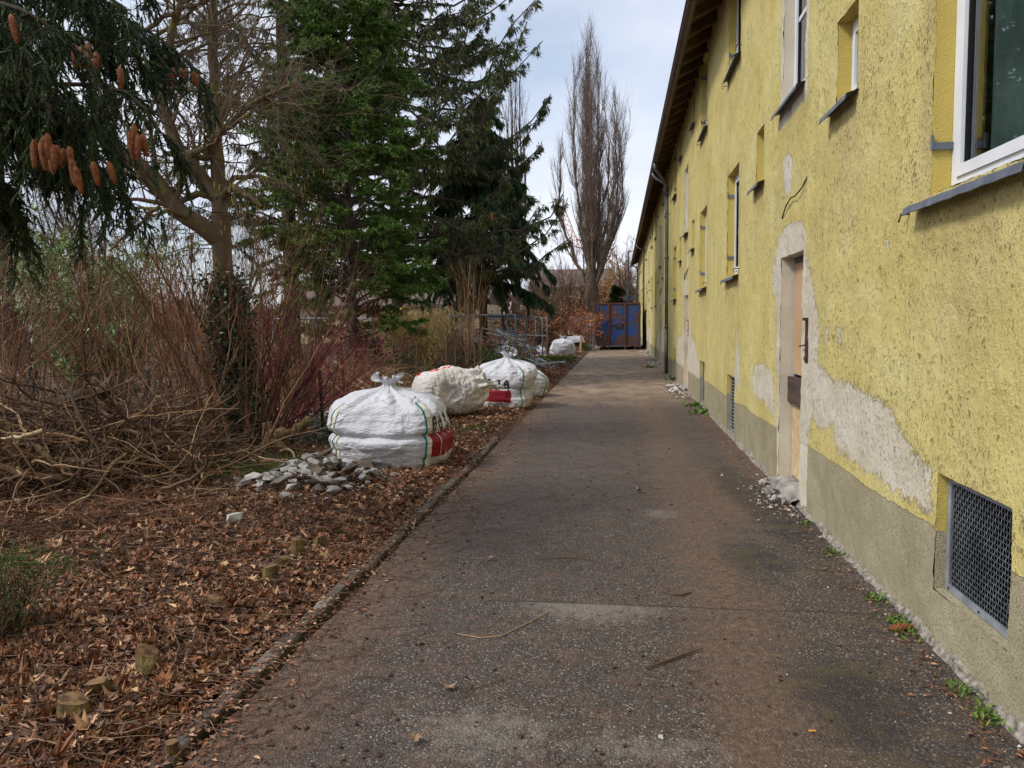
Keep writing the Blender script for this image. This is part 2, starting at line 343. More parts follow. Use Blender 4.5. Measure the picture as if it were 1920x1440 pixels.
# ------------------------------------------------------------------ wall plaster
def plaster():
    mt, t, b = newmat('yellow_roughcast')
    g = t.nodes.new('ShaderNodeNewGeometry'); pos = g.outputs['Position']
    def attr(n):
        a = t.nodes.new('ShaderNodeAttribute'); a.attribute_name = n; return a.outputs['Fac']
    bare, plin, rev, dirt = attr('bare'), attr('plinth'), attr('reveal'), attr('dirt')
    # warp for ragged edges
    wn = math_(t, 'MULTIPLY', math_(t, 'SUBTRACT', noise(t, 15, 6, .75), .5), 1.5)
    bm = ramp(t, math_(t, 'ADD', bare, wn), [(.46, 0.), (.54, 1.)])
    pl = ramp(t, math_(t, 'ADD', plin, math_(t, 'MULTIPLY', wn, .5)), [(.47, 0.), (.53, 1.)])
    # pits
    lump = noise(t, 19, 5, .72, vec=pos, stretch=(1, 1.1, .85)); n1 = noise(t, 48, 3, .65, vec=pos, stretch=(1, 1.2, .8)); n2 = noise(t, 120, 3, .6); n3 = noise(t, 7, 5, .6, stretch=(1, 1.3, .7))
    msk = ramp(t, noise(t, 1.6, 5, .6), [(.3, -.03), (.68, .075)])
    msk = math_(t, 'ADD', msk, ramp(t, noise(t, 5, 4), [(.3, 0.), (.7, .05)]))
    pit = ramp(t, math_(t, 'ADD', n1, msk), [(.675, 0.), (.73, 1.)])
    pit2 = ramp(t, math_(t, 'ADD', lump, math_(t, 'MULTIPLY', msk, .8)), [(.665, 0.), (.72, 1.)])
    worm = t.nodes.new('ShaderNodeTexVoronoi'); worm.feature = 'DISTANCE_TO_EDGE'; worm.inputs['Scale'].default_value = 15
    wv = t.nodes.new('ShaderNodeVectorMath'); wv.operation = 'ADD'
    nzc = t.nodes.new('ShaderNodeTexNoise'); nzc.inputs['Scale'].default_value = 16; nzc.inputs['Detail'].default_value = 4; t.links.new(pos, nzc.inputs[0])
    sc_ = t.nodes.new('ShaderNodeVectorMath'); sc_.operation = 'SCALE'; sc_.inputs['Scale'].default_value = .14; t.links.new(nzc.outputs['Color'], sc_.inputs[0])
    t.links.new(pos, wv.inputs[0]); t.links.new(sc_.outputs[0], wv.inputs[1]); t.links.new(wv.outputs[0], worm.inputs['Vector'])
    wr = math_(t, 'MULTIPLY', ramp(t, worm.outputs['Distance'], [(0., 1.), (.035, 0.)]), ramp(t, math_(t, 'ADD', noise(t, 9, 4, .7), math_(t, 'MULTIPLY', msk, .6)), [(.66, 0.), (.72, .5)]))
    allp = math_(t, 'MAXIMUM', math_(t, 'MAXIMUM', pit, pit2), wr)
    yel = ramp(t, noise(t, 1.3, 6, .6), [(.28, lin(194, 179, 112)), (.5, lin(208, 194, 128)), (.72, lin(212, 203, 150))])
    yel = mixc(t, ramp(t, noise(t, 2.2, 5, .6, stretch=(1, 1.6, .22)), [(.45, 0.), (.72, .4)]), yel, lin(176, 160, 112))
    yel = mixc(t, ramp(t, noise(t, 60, 3), [(.4, 0.), (.7, .3)]), yel, lin(190, 174, 112))
    yel = mixc(t, math_(t, 'MULTIPLY', dirt, ramp(t, noise(t, 4, 6, .6), [(.3, .3), (.7, .85)])), yel, lin(172, 154, 108))
    smooth = mixc(t, ramp(t, noise(t, 5, 4), [(.3, 0.), (.8, .5)]), lin(200, 180, 98), lin(182, 162, 92))
    yel = mixc(t, rev, yel, smooth)
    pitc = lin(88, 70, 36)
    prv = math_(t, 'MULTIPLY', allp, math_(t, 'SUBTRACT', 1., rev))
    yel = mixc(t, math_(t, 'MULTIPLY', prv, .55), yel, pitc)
    cr = ramp(t, noise(t, 2.6, 6, .6), [(.3, lin(196, 186, 162)), (.7, lin(212, 206, 192))])
    cr = mixc(t, math_(t, 'MULTIPLY', prv, .35), cr, lin(116, 104, 84))
    gr = ramp(t, noise(t, 2., 6, .65), [(.3, lin(146, 137, 110)), (.7, lin(172, 164, 138))])
    gr = mixc(t, ramp(t, noise(t, 95, 2), [(.52, 0.), (.62, .55)]), gr, lin(98, 90, 70))
    c = mixc(t, pl, yel, gr); c = mixc(t, bm, c, cr)
    c = mixc(t, math_(t, 'MULTIPLY', math_(t, 'SUBTRACT', 1., math_(t, 'ABSOLUTE', math_(t, 'SUBTRACT', math_(t, 'MULTIPLY', bm, 2.), 1.))), .3), c, lin(120, 106, 72))
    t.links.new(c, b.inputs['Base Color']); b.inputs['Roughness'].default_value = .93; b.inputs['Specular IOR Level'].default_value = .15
    # height
    hy = math_(t, 'SUBTRACT', math_(t, 'ADD', math_(t, 'ADD', math_(t, 'MULTIPLY', n1, .5), math_(t, 'MULTIPLY', lump, 1.0)), math_(t, 'ADD', math_(t, 'MULTIPLY', n2, .25), math_(t, 'MULTIPLY', n3, .6))), math_(t, 'MULTIPLY', prv, .5))
    hy = math_(t, 'SUBTRACT', hy, math_(t, 'MULTIPLY', bm, .35))
    hg = math_(t, 'ADD', math_(t, 'MULTIPLY', noise(t, 120, 2), .35), math_(t, 'MULTIPLY', n3, .25))
    flat = math_(t, 'MAXIMUM', pl, math_(t, 'MULTIPLY', rev, .8)); 
    mh = t.nodes.new('ShaderNodeMix'); mh.data_type = 'FLOAT'; t.links.new(flat, mh.inputs[0]); t.links.new(hy, mh.inputs[2]); t.links.new(hg, mh.inputs[3])
    bump(t, b, mh.outputs[0], 1., .016)
    return mt
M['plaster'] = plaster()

WX = 1.57; ZT = 6.68; Y0W, Y1W = -8.0, 66.0
UNITS = [7.45, 18.68, 29.9, 41.12, 52.34, 62.2]
opens = []   # y0,y1,z0,z1,depth,kind,unit,name
for ui, c in enumerate(UNITS):
    gz = (.29, .88) if ui == 0 else (.06, .87)
    for sgn in (-1, 1):
        a = sorted((c+sgn*3.2, c+sgn*4.25)); opens.append((a[0], a[1], 2.27, 3.71, .11, 'window', ui, 'ground'))
        opens.append((a[0], a[1], 5.12, 6.5, .11, 'window', ui, 'upper'))
        s_ = sorted((c+sgn*1.42, c+sgn*1.9)); 
        opens.append((s_[0], s_[1], 3.18, 3.77, .11, 'small', ui, 'ground')); opens.append((s_[0], s_[1], 5.76, 6.38, .11, 'small', ui, 'upper'))
        g_ = sorted((c+sgn*(3.25 if ui else 3.4), c+sgn*(4.05 if ui else 4.15)))
        gzz = gz if sgn < 0 or ui else (.04, .86)
        opens.append((g_[0], g_[1], gzz[0], gzz[1], .07, 'grate', ui, ''))
    opens.append((c-.47, c+.43, .07, 2.24, .15, 'door', ui, ''))
    opens.append((c-.42, c+.48, 3.68, 5.2, .11, 'stair', ui, ''))
opens = [o for o in opens if o[1] < Y1W-.5]
ys = set(); zs = set()
for v in np.arange(2.4, 12.5, .025): ys.add(round(float(v), 4))
for v in np.arange(12.5, 27, .07): ys.add(round(float(v), 4))
for v in np.arange(27, Y1W+.01, .4): ys.add(round(float(v), 4))
for v in np.arange(Y0W, 2.4, .2): ys.add(round(float(v), 4))
for v in np.arange(-.1, ZT+.03, .0339): zs.add(round(float(v), 4))
zs.add(ZT)
def merge(s, req, tol):
    req = sorted(set(round(r, 4) for r in req)); s = [x for x in sorted(s) if all(abs(x-r) > tol for r in req)]
    return np.array(sorted(s+req))
ys = merge(ys, [v for o in opens for v in o[:2]], .012); zs = merge(zs, [v for o in opens for v in o[2:4]], .014)
YY, ZZ = np.meshgrid(ys, zs, indexing='ij')
yc = (ys[:-1]+ys[1:])/2; zc = (zs[:-1]+zs[1:])/2
keep = np.ones((len(yc), len(zc)), bool)
for o in opens: keep &= ~(((yc > o[0]) & (yc < o[1]))[:, None] & ((zc > o[2]) & (zc < o[3]))[None])
I = np.arange(len(ys)*len(zs)).reshape(len(ys), len(zs))
fq = np.stack([I[:-1, :-1], I[:-1, 1:], I[1:, 1:], I[1:, :-1]], -1)[keep]
pw = np.stack([YY, ZZ, YY*0], -1)
rel = .006*fbm(pw*np.array([5, 5, 1]), 3, 3) + .0035*fbm(pw*np.array([28, 24, 1]), 2, 9)
Vw = np.stack([WX+rel, YY+.004*vnoise(pw*19, 5), ZZ+.004*vnoise(pw*19, 6)], -1)
Vw[:, -1, 2] = ZT; 
# masks painted as polygons on the wall (bare plaster patches, plinth, weather dirt)
def sdist(Y, Z, poly):
    poly = np.array(poly); d = np.full(Y.shape, 1e9); ins = np.zeros(Y.shape, bool); n = len(poly)
    for i in range(n):
        a, b_ = poly[i], poly[(i+1) % n]; e = b_-a; t_ = np.clip(((Y-a[0])*e[0]+(Z-a[1])*e[1])/(e@e+1e-12), 0, 1)
        d = np.minimum(d, np.hypot(Y-a[0]-t_*e[0], Z-a[1]-t_*e[1]))
        cnd = ((a[1] > Z) != (b_[1] > Z)) & (Y < (b_[0]-a[0])*(Z-a[1])/(b_[1]-a[1]+1e-12)+a[0]); ins ^= cnd
    return np.where(ins, d, -d)
def WP(pts): return [tuple(W(x, y, WX)[1:]) for x, y in pts]
bare = np.zeros(YY.shape)
def paint(poly, soft=.05):
    global bare
    lo = np.array(poly).min(0)-.4; hi = np.array(poly).max(0)+.4
    mk = (YY > lo[0]) & (YY < hi[0]) & (ZZ > lo[1]) & (ZZ < hi[1])
    bare[mk] = np.maximum(bare[mk], np.clip(.5+sdist(YY[mk], ZZ[mk], poly)/(2*soft), 0, 1))
# door 1 surround with arch, big patch to its right, oval patches
paint(WP([(1457, 905), (1455, 470), (1460, 445), (1472, 425), (1488, 415), (1503, 414), (1511, 432), (1512, 560), (1514, 760), (1512, 975), (1500, 975), (1470, 900)]), .02)
paint(WP([(1510, 480), (1517, 500), (1526, 540), (1534, 590), (1536, 640), (1534, 680), (1545, 700), (1570, 716), (1600, 722), (1640, 745), (1668, 768), (1692, 812), (1712, 850), (1738, 870), (1748, 905), (1747, 945), (1738, 958), (1700, 935), (1660, 905), (1620, 878), (1590, 858), (1566, 838), (1560, 800), (1530, 800), (1522, 770), (1519, 820), (1512, 800)]), .10)
paint(WP([(1447, 505), (1453, 480), (1457, 520), (1456, 560), (1449, 548)]), .04)
paint(WP([(1411, 700), (1417, 684), (1430, 680), (1441, 690), (1449, 715), (1452, 745), (1453, 780), (1446, 778), (1436, 752), (1420, 748), (1412, 730)]), .06)
paint(WP([(1382, 610), (1386, 660), (1387, 740), (1380, 720), (1374, 700), (1380, 690)]), .04)
paint(WP([(1469, 300), (1478, 285), (1486, 295), (1485, 340), (1478, 372), (1471, 360)]), .05)
paint(WP([(1572, 615), (1579, 612), (1578, 640), (1572, 650)]), .05)
paint(WP([(1550, 612), (1555, 612), (1553, 640), (1549, 640)]), .04)
paint(WP([(1659, 452), (1666, 446), (1671, 460), (1662, 466)]), .03)
def rect(y0, y1, z0, z1, soft=.03): paint([(y0, z0), (y1, z0), (y1, z1), (y0, z1)], soft)
rect(6.92, 7.02, 3.55, 5.4, .025); rect(7.93, 8.06, 3.55, 5.4, .025); paint([(6.92, 3.5), (8.06, 3.5), (8.06, 3.68), (6.92, 3.68)], .03)
for ui, c in enumerate(UNITS[1:], 1):
    rect(c-.62, c-.47, .1, 2.55); rect(c+.43, c+.56, .1, 2.55); rect(c-.5, c+.45, 2.24, 2.6)
    k = 1 if ui % 2 else .7
    paint([(c-3.2*k, .75), (c-2.2*k, 1.15), (c-1.2, 1.35), (c-.6, 1.9), (c-.5, .5), (c-3.3*k, .5)], .1)
    paint([(c+.5, .5), (c+.5, 1.7), (c+1.0, 1.3), (c+2.6*k, 1.2), (c+2.9*k, .5)], .1)
    paint([(c-.5, 2.6), (c-.35, 3.4), (c-.15, 3.5), (c-.1, 2.6)], .08)
pz = .565+.02*vnoise(np.stack([YY*1.2, YY*0, YY*0], -1), 4)+np.interp(YY, [3, 7, 12, 25], [.06, .0, -.03, -.06])
plinth = np.clip(.5+(pz-ZZ)/.05, 0, 1)
dirt = np.zeros(YY.shape)
for o in opens:
    if o[5] in ('window', 'small', 'stair'):
        dm = np.clip(1-np.abs(YY-(o[0]+o[1])/2)/((o[1]-o[0])/2+.25), 0, 1)**.5*np.clip(1-(o[2]-ZZ)/1.1, 0, 1)*(ZZ < o[2])
        db = np.clip(1-np.minimum(np.abs(YY-o[0]), np.abs(YY-o[1]))/.28, 0, 1)*((ZZ > o[2]-.3) & (ZZ < o[3]+.1))*(.9 if o[5] == 'window' else .3)
        dirt = np.maximum(dirt, np.maximum(.9*dm, db))
dirt = np.maximum(dirt, .7*np.clip((ZZ-5.6)/1., 0, 1)*0.4); reveal = np.zeros(YY.shape)
gw = Geo(); gw.add(Vw.reshape(-1, 3), fq)
at = {'bare': [bare.ravel()], 'plinth': [plinth.ravel()], 'reveal': [reveal.ravel()], 'dirt': [dirt.ravel()]}
def addrev(y0, y1, z0, z1, dep, isdoor, isplinth):
    n = 6
    for (a, b_) in (((y0, z0), (y0, z1)), ((y0, z1), (y1, z1)), ((y1, z1), (y1, z0)), ((y1, z0), (y0, z0))):
        L = max(2, int(math.hypot(b_[0]-a[0], b_[1]-a[1])/.05)); tt = np.linspace(0, 1, L+1)
        yy = a[0]+(b_[0]-a[0])*tt; zz = a[1]+(b_[1]-a[1])*tt; xx = np.linspace(WX+.001, WX+dep, n)
        V = np.stack([np.broadcast_to(xx[None], (L+1, n)), np.broadcast_to(yy[:, None], (L+1, n)), np.broadcast_to(zz[:, None], (L+1, n))], -1).copy()
        edge = np.array([1]+[.3]*(n-1)); q = V[..., [1, 2, 0]]*14
        V[..., 1] += .004*vnoise(q, 21)*(abs(b_[1]-a[1]) > 0)*edge; V[..., 2] += .004*vnoise(q, 22)*(abs(b_[0]-a[0]) > 0)*edge
        gw.grid(V); m_ = (L+1)*n
        at['bare'].append(np.full(m_, 1. if isdoor else 0.)); at['plinth'].append((V[..., 2] < .56).astype(float).ravel() if isplinth else np.zeros(m_))
        at['reveal'].append(np.ones(m_)); at['dirt'].append(np.zeros(m_))
for o in opens: addrev(*o[:5], o[5] in ('door', 'stair'), o[5] == 'grate')
bld = thing('apartment_building', 'long yellow roughcast two storey apartment block along the right side of the path', 'building', (WX+.2, 30, 0))
gw.build('wall', M['plaster'], bld, smooth=True, attrs={k: np.concatenate(v) for k, v in at.items()})
g = Geo()     # remaining walls of the block, set behind the facade sheet
XB = 11.0
g.box((WX+.6, Y1W-.25, -.1), (XB, Y1W-.003, ZT)); g.box((XB-.25, Y0W, -.1), (XB+.003, Y1W-.3, ZT)); g.box((WX+.6, Y0W+.003, -.1), (XB-.3, Y0W+.25, ZT))
g.box((WX+.02, Y1W-.3, -.1), (WX+.597, Y1W-.006, ZT-.02)); 
g.build('rear_wall', M['far_wall'], bld)
# near-black sheet behind the openings, its colour standing in for unlit rooms
g = Geo(); g.box((WX+.62, Y0W+.3, -.1), (WX+.66, Y1W-.35, ZT-.05)); g.build('dark_room_sheet', M['dark'], bld)

# openings' contents --------------------------------------------------------
def frame_box(g, y0, y1, z0, z1, x0, x1, wd, mi=0):
    g.box((x0, y0, z0), (x1, y0+wd, z1), mi); g.box((x0, y1-wd, z0), (x1, y1, z1), mi)
    g.box((x0, y0+wd, z0), (x1, y1-wd, z0+wd), mi); g.box((x0, y0+wd, z1-wd), (x1, y1-wd, z1), mi)
def sillmesh(y0, y1, z, ext0=.04, ext1=.16, wave=0.):
    g = Geo(); n = 24; yy = np.linspace(y0-ext0, y1+ext1, n); prof = [(WX+.10, z+.045), (WX-.075, z-.012), (WX-.085, z-.05), (WX-.079, z-.052), (WX-.069, z-.018), (WX+.10, z+.038)]
    V = np.array([[(x+wave*.002*math.sin(y*23+1)*(x < WX), y, zz+wave*.002*math.sin(y*31)*(x < WX)) for (x, zz) in prof+[prof[0]]] for y in yy])
    g.grid(V)
    
    return g
def hinge_geo(y, z):
    g = Geo(); x = WX+.112
    g.box((x-.008, y-.012, z-.07), (x-.002, y+.02, z+.07)); g.box((WX+.0, y+.005, z-.018), (x-.004, y+.011, z+.018)); g.tube([(WX-.004, y+.008, z-.02), (WX-.004, y+.008, z+.055)], .008, 8)
    return g
nwin = 0
for (y0, y1, z0, z1, dep, kind, ui, nm) in opens:
    X = WX+dep; far = ui >= 2
    if kind in ('window', 'small', 'stair'):
        g = Geo(); fw = .065 if kind != 'small' else .05
        frame_box(g, y0+.002, y1-.002, z0+.004, z1-.002, X-.012, X+.05, fw)
        if kind == 'stair' and not far:
            for zz in (z0+(z1-z0)*.5,): g.box((X-.004, y0+fw, zz-.02), (X+.04, y1-fw, zz+.02))
        wo = g.build('window', M['pvc'], bld)
        if not far:
            g = Geo(); s0 = fw+.006; frame_box(g, y0+s0, y1-s0, z0+s0, z1-s0, X-.024, X+.03, .055); g.build('sash', M['pvc'], wo)
            s1 = s0+.055; g = Geo(); frame_box(g, y0+s1, y1-s1, z0+s1, z1-s1, X-.006, X+.02, .008); g.build('gasket', M['rubber'], wo)
        else: s1 = fw
        g = Geo(); g.box((X+.008, y0+s1+.001, z0+s1+.001), (X+.014, y1-s1-.001, z1-s1-.001)); g.build('pane', M['glass'] if not far else M['glass_dark'], wo)
        if far: g = Geo(); g.box((WX-.07, y0-.03, z0-.03), (WX+.1, y1+.12, z0+.0)); g.build('sill', M['zinc'], wo)
        else: sillmesh(y0, y1, z0-.03, wave=1. if (ui == 0 and kind == 'window') else .3).build('sill', M['zinc'], wo)
        if kind == 'window' and not far:
            hz = (z0+.28, z1-.28) if not (ui == 0 and y0 < 5 and nm == 'ground') else (z0+.24,)
            for z_ in hz: hinge_geo(y1-.022, z_).build('hinge', M['zinc'], wo)
            g = Geo(); g.tube([(WX+.005, y0-.1, z0+.05), (WX-.05, y0-.1, z0+.05), (WX-.06, y0-.085, z0+.05), (WX-.062, y0-.02, z0+.035), (WX-.062, y0-.018, z0-.0)], .006, 6); g.build('shutter_catch', M['iron_rust'], wo); g = Geo()
            g.tube([(WX+.005, y1+.26, z0-.06), (WX-.05, y1+.26, z0-.06), (WX-.055, y1+.28, z0-.1)], .006, 6); g.build('shutter_catch', M['iron_rust'], wo)
        if ui == 0 and y0 < 5 and nm == 'ground':
            g = Geo(); n = 60; yy = np.linspace(y1-.50, y1-.14, n); xx = WX+.21+.02*np.sin(yy*42)+.012*np.sin(yy*97)
            V = np.array([[(x, y, z) for z in (z0-.1, z1+.1)] for x, y in zip(xx, yy)]); g.grid(V); g.build('curtain', M['curtain'], wo, smooth=True)
        nwin += 1
    elif kind == 'grate':
        g = Geo(); X = WX+.05; frame_box(g, y0+.005, y1-.005, z0+.005, z1-.005, X, X+.012, .036)
        go = g.build('cellar_grate', M['steel_dull'], bld)
        g = Geo(); sp = .0235 if ui == 0 and y0 < 5 else (.045 if not far else .12)
        ny = int((y1-y0-.08)/sp); nz_ = int((z1-z0-.08)/sp)
        yy = np.linspace(y0+.04, y1-.04, ny); zz = np.linspace(z0+.04, z1-.04, nz_)
        kk = 6 if sp > .03 else ny*2
        if sp < .03:
            P = np.array([[(X+.006+.0025*(-1)**(i+j), y, z) for i, y in enumerate(yy)] for j, z in enumerate(zz)]); g.tubes(P, np.full(P.shape[:2], .0021), 4)
            P = np.array([[(X+.006-.0025*(-1)**(i+j), y, z) for j, z in enumerate(zz)] for i, y in enumerate(yy)]); g.tubes(P, np.full(P.shape[:2], .0021), 4)
        else:
            for z in zz: g.bar((X+.006, y0+.03, z), (X+.006, y1-.03, z), .004, .016)
            for y in yy[::4]: g.bar((X+.009, y, z0+.03), (X+.009, y, z1-.03), .003, .004, up=(1, 0, 0))
        g.build('wire_mesh', M['steel'] if sp < .03 else M['steel_dull'], go)
        if not far:
            for y in (y0+.05, (y0+y1)/2, y1-.05):
                for z in (z0+.022, z1-.022): g = Geo(); g.tube([(X-.004, y, z), (X+.001, y, z)], .006, 6); g.build('bolt', M['rubber'], go)
        if ui == 0 and y0 < 5:
            g = Geo(); g.bar((WX+.4, y0+.55, z1-.02), (WX+.4, y1-.02, z0-.1), .05, .1, up=(1, 0, 0)); g.build('chute', M['steel_dull'], go)
            g = Geo(); g.tube([(WX+.14, y0+.1, z0+.12), (WX+.17, y0+.14, z0+.1), (WX+.16, y0+.2, z0+.13)], .03, 7); g.build('paper_scrap', M['far_white'], go)
    elif kind == 'door':
        g = Geo(); X = WX+.15
        frame_box(g, y0+.001, y1-.001, z0+.03, z1-.001, X-.02, X+.04, .05)
        do = g.build('door', M['zinc'], bld)
        g = Geo(); g.box((X-.03, y0+.03, 1.12), (X-.018, y1-.03, z1-.06)); g.build('fibreboard_panel', M['fibreboard'], do)
        g = Geo(); g.box((X-.028, y0+.02, z0+.05), (X-.016, y1-.02, .93)); g.build('strand_board_panel', M['osb'], do)
        g = Geo(); g.box((X-.075, y0+.005, .84), (X-.032, y1-.004, 1.07), R=rotx(.012)); g.box((X-.078, y0+.006, 1.0), (X-.03, y1-.01, 1.1), R=rotx(-.02)); g.build('plank', M['plank'], do)
        g = Geo(); g.box((X-.036, y0+.05, 1.1), (X-.031, y0+.085, 1.4)); g.build('lock_plate', M['rubber'], do)
        g = Geo(); n = 26; V = np.zeros((n, 7, 3)); yy = np.linspace(y0-.02, y1+.02, n); prof = [(X, z0+.03), (WX+.02, z0+.02), (WX-.05, z0-.0), (WX-.09, z0-.05), (WX-.11, z0-.09), (WX-.13, -.1), (WX+.02, -.12)]
        for i, y in enumerate(yy):
            for j, (x, z) in enumerate(prof): V[i, j] = (x, y, z)
        q = V*9; V[:, 1:6, 0] += .05*fbm(q, 3, 31)[:, 1:6]; V[:, 1:6, 2] += .035*fbm(q, 3, 33)[:, 1:6]; g.grid(V); g.build('broken_threshold', M['stone'], do)
        g = Geo(); g.box((WX-.006, y0-.235, 1.28), (WX+.02, y0-.135, 1.66)); g.box((WX-.016, y0-.228, 1.3), (WX-.004, y0-.145, 1.33)); g.box((WX-.012, y0-.23, 1.36), (WX-.0065, y0-.22, 1.65)); g.box((WX-.03, y0-.22, 1.635), (WX-.006, y0-.14, 1.66))
        g.tube([(WX-.01, y0-.17, 1.43), (WX-.03, y0-.1, 1.42), (WX-.03, y0-.05, 1.415)], .006, 6)
        g.build('letterbox', M['iron_rust'], bld)
        p0 = [(WX-.006, y0+.88, 2.62), (WX-.02, y0+.65, 2.7), (WX-.03, y0+.4, 2.74), (WX-.03, y0+.2, 2.73), (WX-.02, y0-.02, 2.77), (WX+.01, y0-.1, 2.86)]
        g = Geo(); g.tube(p0, .006 if ui == 0 else .01, 6); g.build('loose_cable', M['rubber'], bld)
# roof, rafters, gutter, downpipes
g = Geo(); GXc, GZ = 1.06, 6.24
g.add([(1.02, Y0W-.3, 6.34), (1.02, Y1W+.3, 6.34), (6.3, Y1W+.3, 9.6), (6.3, Y0W-.3, 9.6), (XB+.6, Y1W+.3, 6.3), (XB+.6, Y0W-.3, 6.3)], [[0, 3, 2, 1], [3, 5, 4, 2]])
g.add([(1.02, Y0W-.3, 6.42), (1.02, Y1W+.3, 6.42), (6.3, Y1W+.3, 9.72), (6.3, Y0W-.3, 9.72), (XB+.6, Y1W+.3, 6.4), (XB+.6, Y0W-.3, 6.4)], [[0, 1, 2, 3], [3, 2, 4, 5]])
g.build('roof', M['far_roof'], bld)
g = Geo(); g.add([(1.04, Y0W-.2, 6.322), (1.04, Y1W+.2, 6.322), (WX+.05, Y1W+.2, 6.655), (WX+.05, Y0W-.2, 6.655)], [[0, 3, 2, 1]]); g.build('soffit', M['soffit'], bld)
g = Geo(); g.add([(1.07, -.05, 6.21), (1.07, .05, 6.21), (1.07, -.05, 6.33), (1.07, .05, 6.33), (WX+.02, -.05, 6.46), (WX+.02, .05, 6.46), (WX+.02, -.05, 6.66), (WX+.02, .05, 6.66)],
                   [[0, 1, 3, 2], [4, 6, 7, 5], [0, 2, 6, 4], [1, 5, 7, 3], [0, 4, 5, 1]])
raf = None
for y in np.arange(8.2, Y1W, .72):
    if raf is None:
        raf = g.build('rafter', M['soffit'], bld); rm = raf.matrix_parent_inverse.copy(); raf.location = (0, y, 0)
    else:
        c_ = raf.copy(); col.objects.link(c_); c_.location = (0, y, 0)
def gutter_geo():
    g = Geo(); a = np.linspace(math.pi, 2*math.pi, 15); yy = np.array([Y0W-.2, Y1W+.2])
    for r in (.078, .073):
        V = np.array([[(GXc+r*math.cos(t_), y, GZ+.02+r*math.sin(t_)) for t_ in a] for y in yy]); g.grid(V)
    g.tube([(GXc-.082, Y0W-.2, GZ+.02), (GXc-.082, Y1W+.2, GZ+.02)], .012, 8)
    for y in np.arange(1.1, Y1W, .96):
        V = np.array([[(GXc+.0815*math.cos(t_), yy_, GZ+.02+.0815*math.sin(t_)) for t_ in a] for yy_ in (y, y+.03)]); g.grid(V)
    return g
gutter_geo().build('gutter', M['gutter'], bld, smooth=True)
for i, y in enumerate((24.5, 46.9, 62.5)):
    g = Geo(); x = WX-.1
    g.tube([(GXc, y+.1, GZ-.05), (GXc, y+.08, GZ-.14), (GXc+.07, y+.03, GZ-.24), (x-.04, y, GZ-.42), (x, y, GZ-.52), (x, y, GZ-.6), (x, y, 3.0), (x, y, -.05)], .052, 14)
    for z in (5.45, 3.55, 1.42): g.tube([(x, y, z), (x, y, z+.06), (x, y, z+.08)], [.066, .066, .058], 14)
    g.tube([(x, y, -.05), (x, y, 1.4)], .059, 14)
    for z in (4.9, 2.6): g.bar((x, y, z), (WX+.01, y, z), .02, .02)
    g.build('downpipe', M['gutter_grey'], bld, smooth=True)
g = Geo(); g.tube([(GXc-.02, 23.2, GZ-.05), (GXc, 23.25, GZ-.2), (WX-.14, 24.1, GZ-.5), (WX-.16, 24.42, GZ-.62), (WX-.12, 24.44, GZ-.8)], .05, 12); g.build('gutter_bend', M['zinc'], bld, smooth=True)

# ================================================================== GROUND
def sstep(a, b, x): t = np.clip((x-a)/(b-a), 0, 1); return t*t*(3-2*t)
def soil(x, y):
    x = np.asarray(x, float); y = np.asarray(y, float); p = np.stack([x*1.1, y*1.1, x*0], -1)
    k = sstep(-1.72, -2.05, x)*sstep(60, 30, np.abs(y))*sstep(40, 20, -x)
    return -.02+k*(.055+.03*fbm(p, 3, 41)+.012*vnoise(p*7, 8))
xs = np.concatenate([[-600, -200, -80, -45, -35, -28], np.arange(-24, -9, .5), np.arange(-9, -1.6, .07), np.arange(-1.5, 2, .25), [3, 8, 20, 60, 200, 600]])
ysg = np.concatenate([[-200, -40, -12, -6], np.arange(-4, 2, .5), np.arange(2, 14, .08), np.arange(14, 50, .5), np.arange(50, 100, 5), [120, 200, 400, 900]])
XX, YG = np.meshgrid(xs, ysg, indexing='ij')
g = Geo(); g.grid(np.stack([XX, YG, soil(XX, YG)], -1))
gp = np.stack([XX, YG, XX*0], -1)
mossy = np.zeros(XX.shape)
MOSS = [(-4.4, 8.3, 1.2, .8), (-4.3, 4.6, .8, .5), (-3.6, 8.6, .5, .4), (-3.2, 30, 1., 1.6), (-2.9, 33, 1., 2.), (-4.6, 24, 1.2, 2.2), (-2.9, 49, 1.3, 4), (-5.2, 11, 1.3, .8), (-7, 20, 2.5, 2.5), (-2.2, 11.6, .3, .4), (-1.95, 17, .25, .7), (-9.5, 10, 1.5, 1.2)]
for cx, cy, rx_, ry_ in MOSS: mossy = np.maximum(mossy, np.exp(-((XX-cx)/rx_)**2-((YG-cy)/ry_)**2))
def groundmat():
    mt, t, b = newmat('soil')
    a = t.nodes.new('ShaderNodeAttribute'); a.attribute_name = 'moss'
    c = ramp(t, noise(t, 12, 6, .65), [(.3, lin(46, 32, 24)), (.5, lin(78, 56, 40)), (.7, lin(116, 86, 62))])
    c = mixc(t, ramp(t, noise(t, 45, 3), [(.55, 0.), (.62, .7)]), c, lin(136, 104, 76))
    k = ramp(t, math_(t, 'ADD', a.outputs['Fac'], math_(t, 'MULTIPLY', math_(t, 'SUBTRACT', noise(t, 9, 5), .5), .9)), [(.42, 0.), (.6, 1.)])
    c = mixc(t, k, c, ramp(t, noise(t, 30, 3), [(.35, lin(46, 62, 24)), (.65, lin(84, 104, 36))]))
    t.links.new(c, b.inputs['Base Color']); b.inputs['Roughness'].default_value = .85; b.inputs['Specular IOR Level'].default_value = .25
    bump(t, b, noise(t, 40, 6, .7), 1., .03); return mt
tag(g.build('ground', groundmat(), smooth=True, attrs={'moss': mossy.ravel()}), kind='structure')

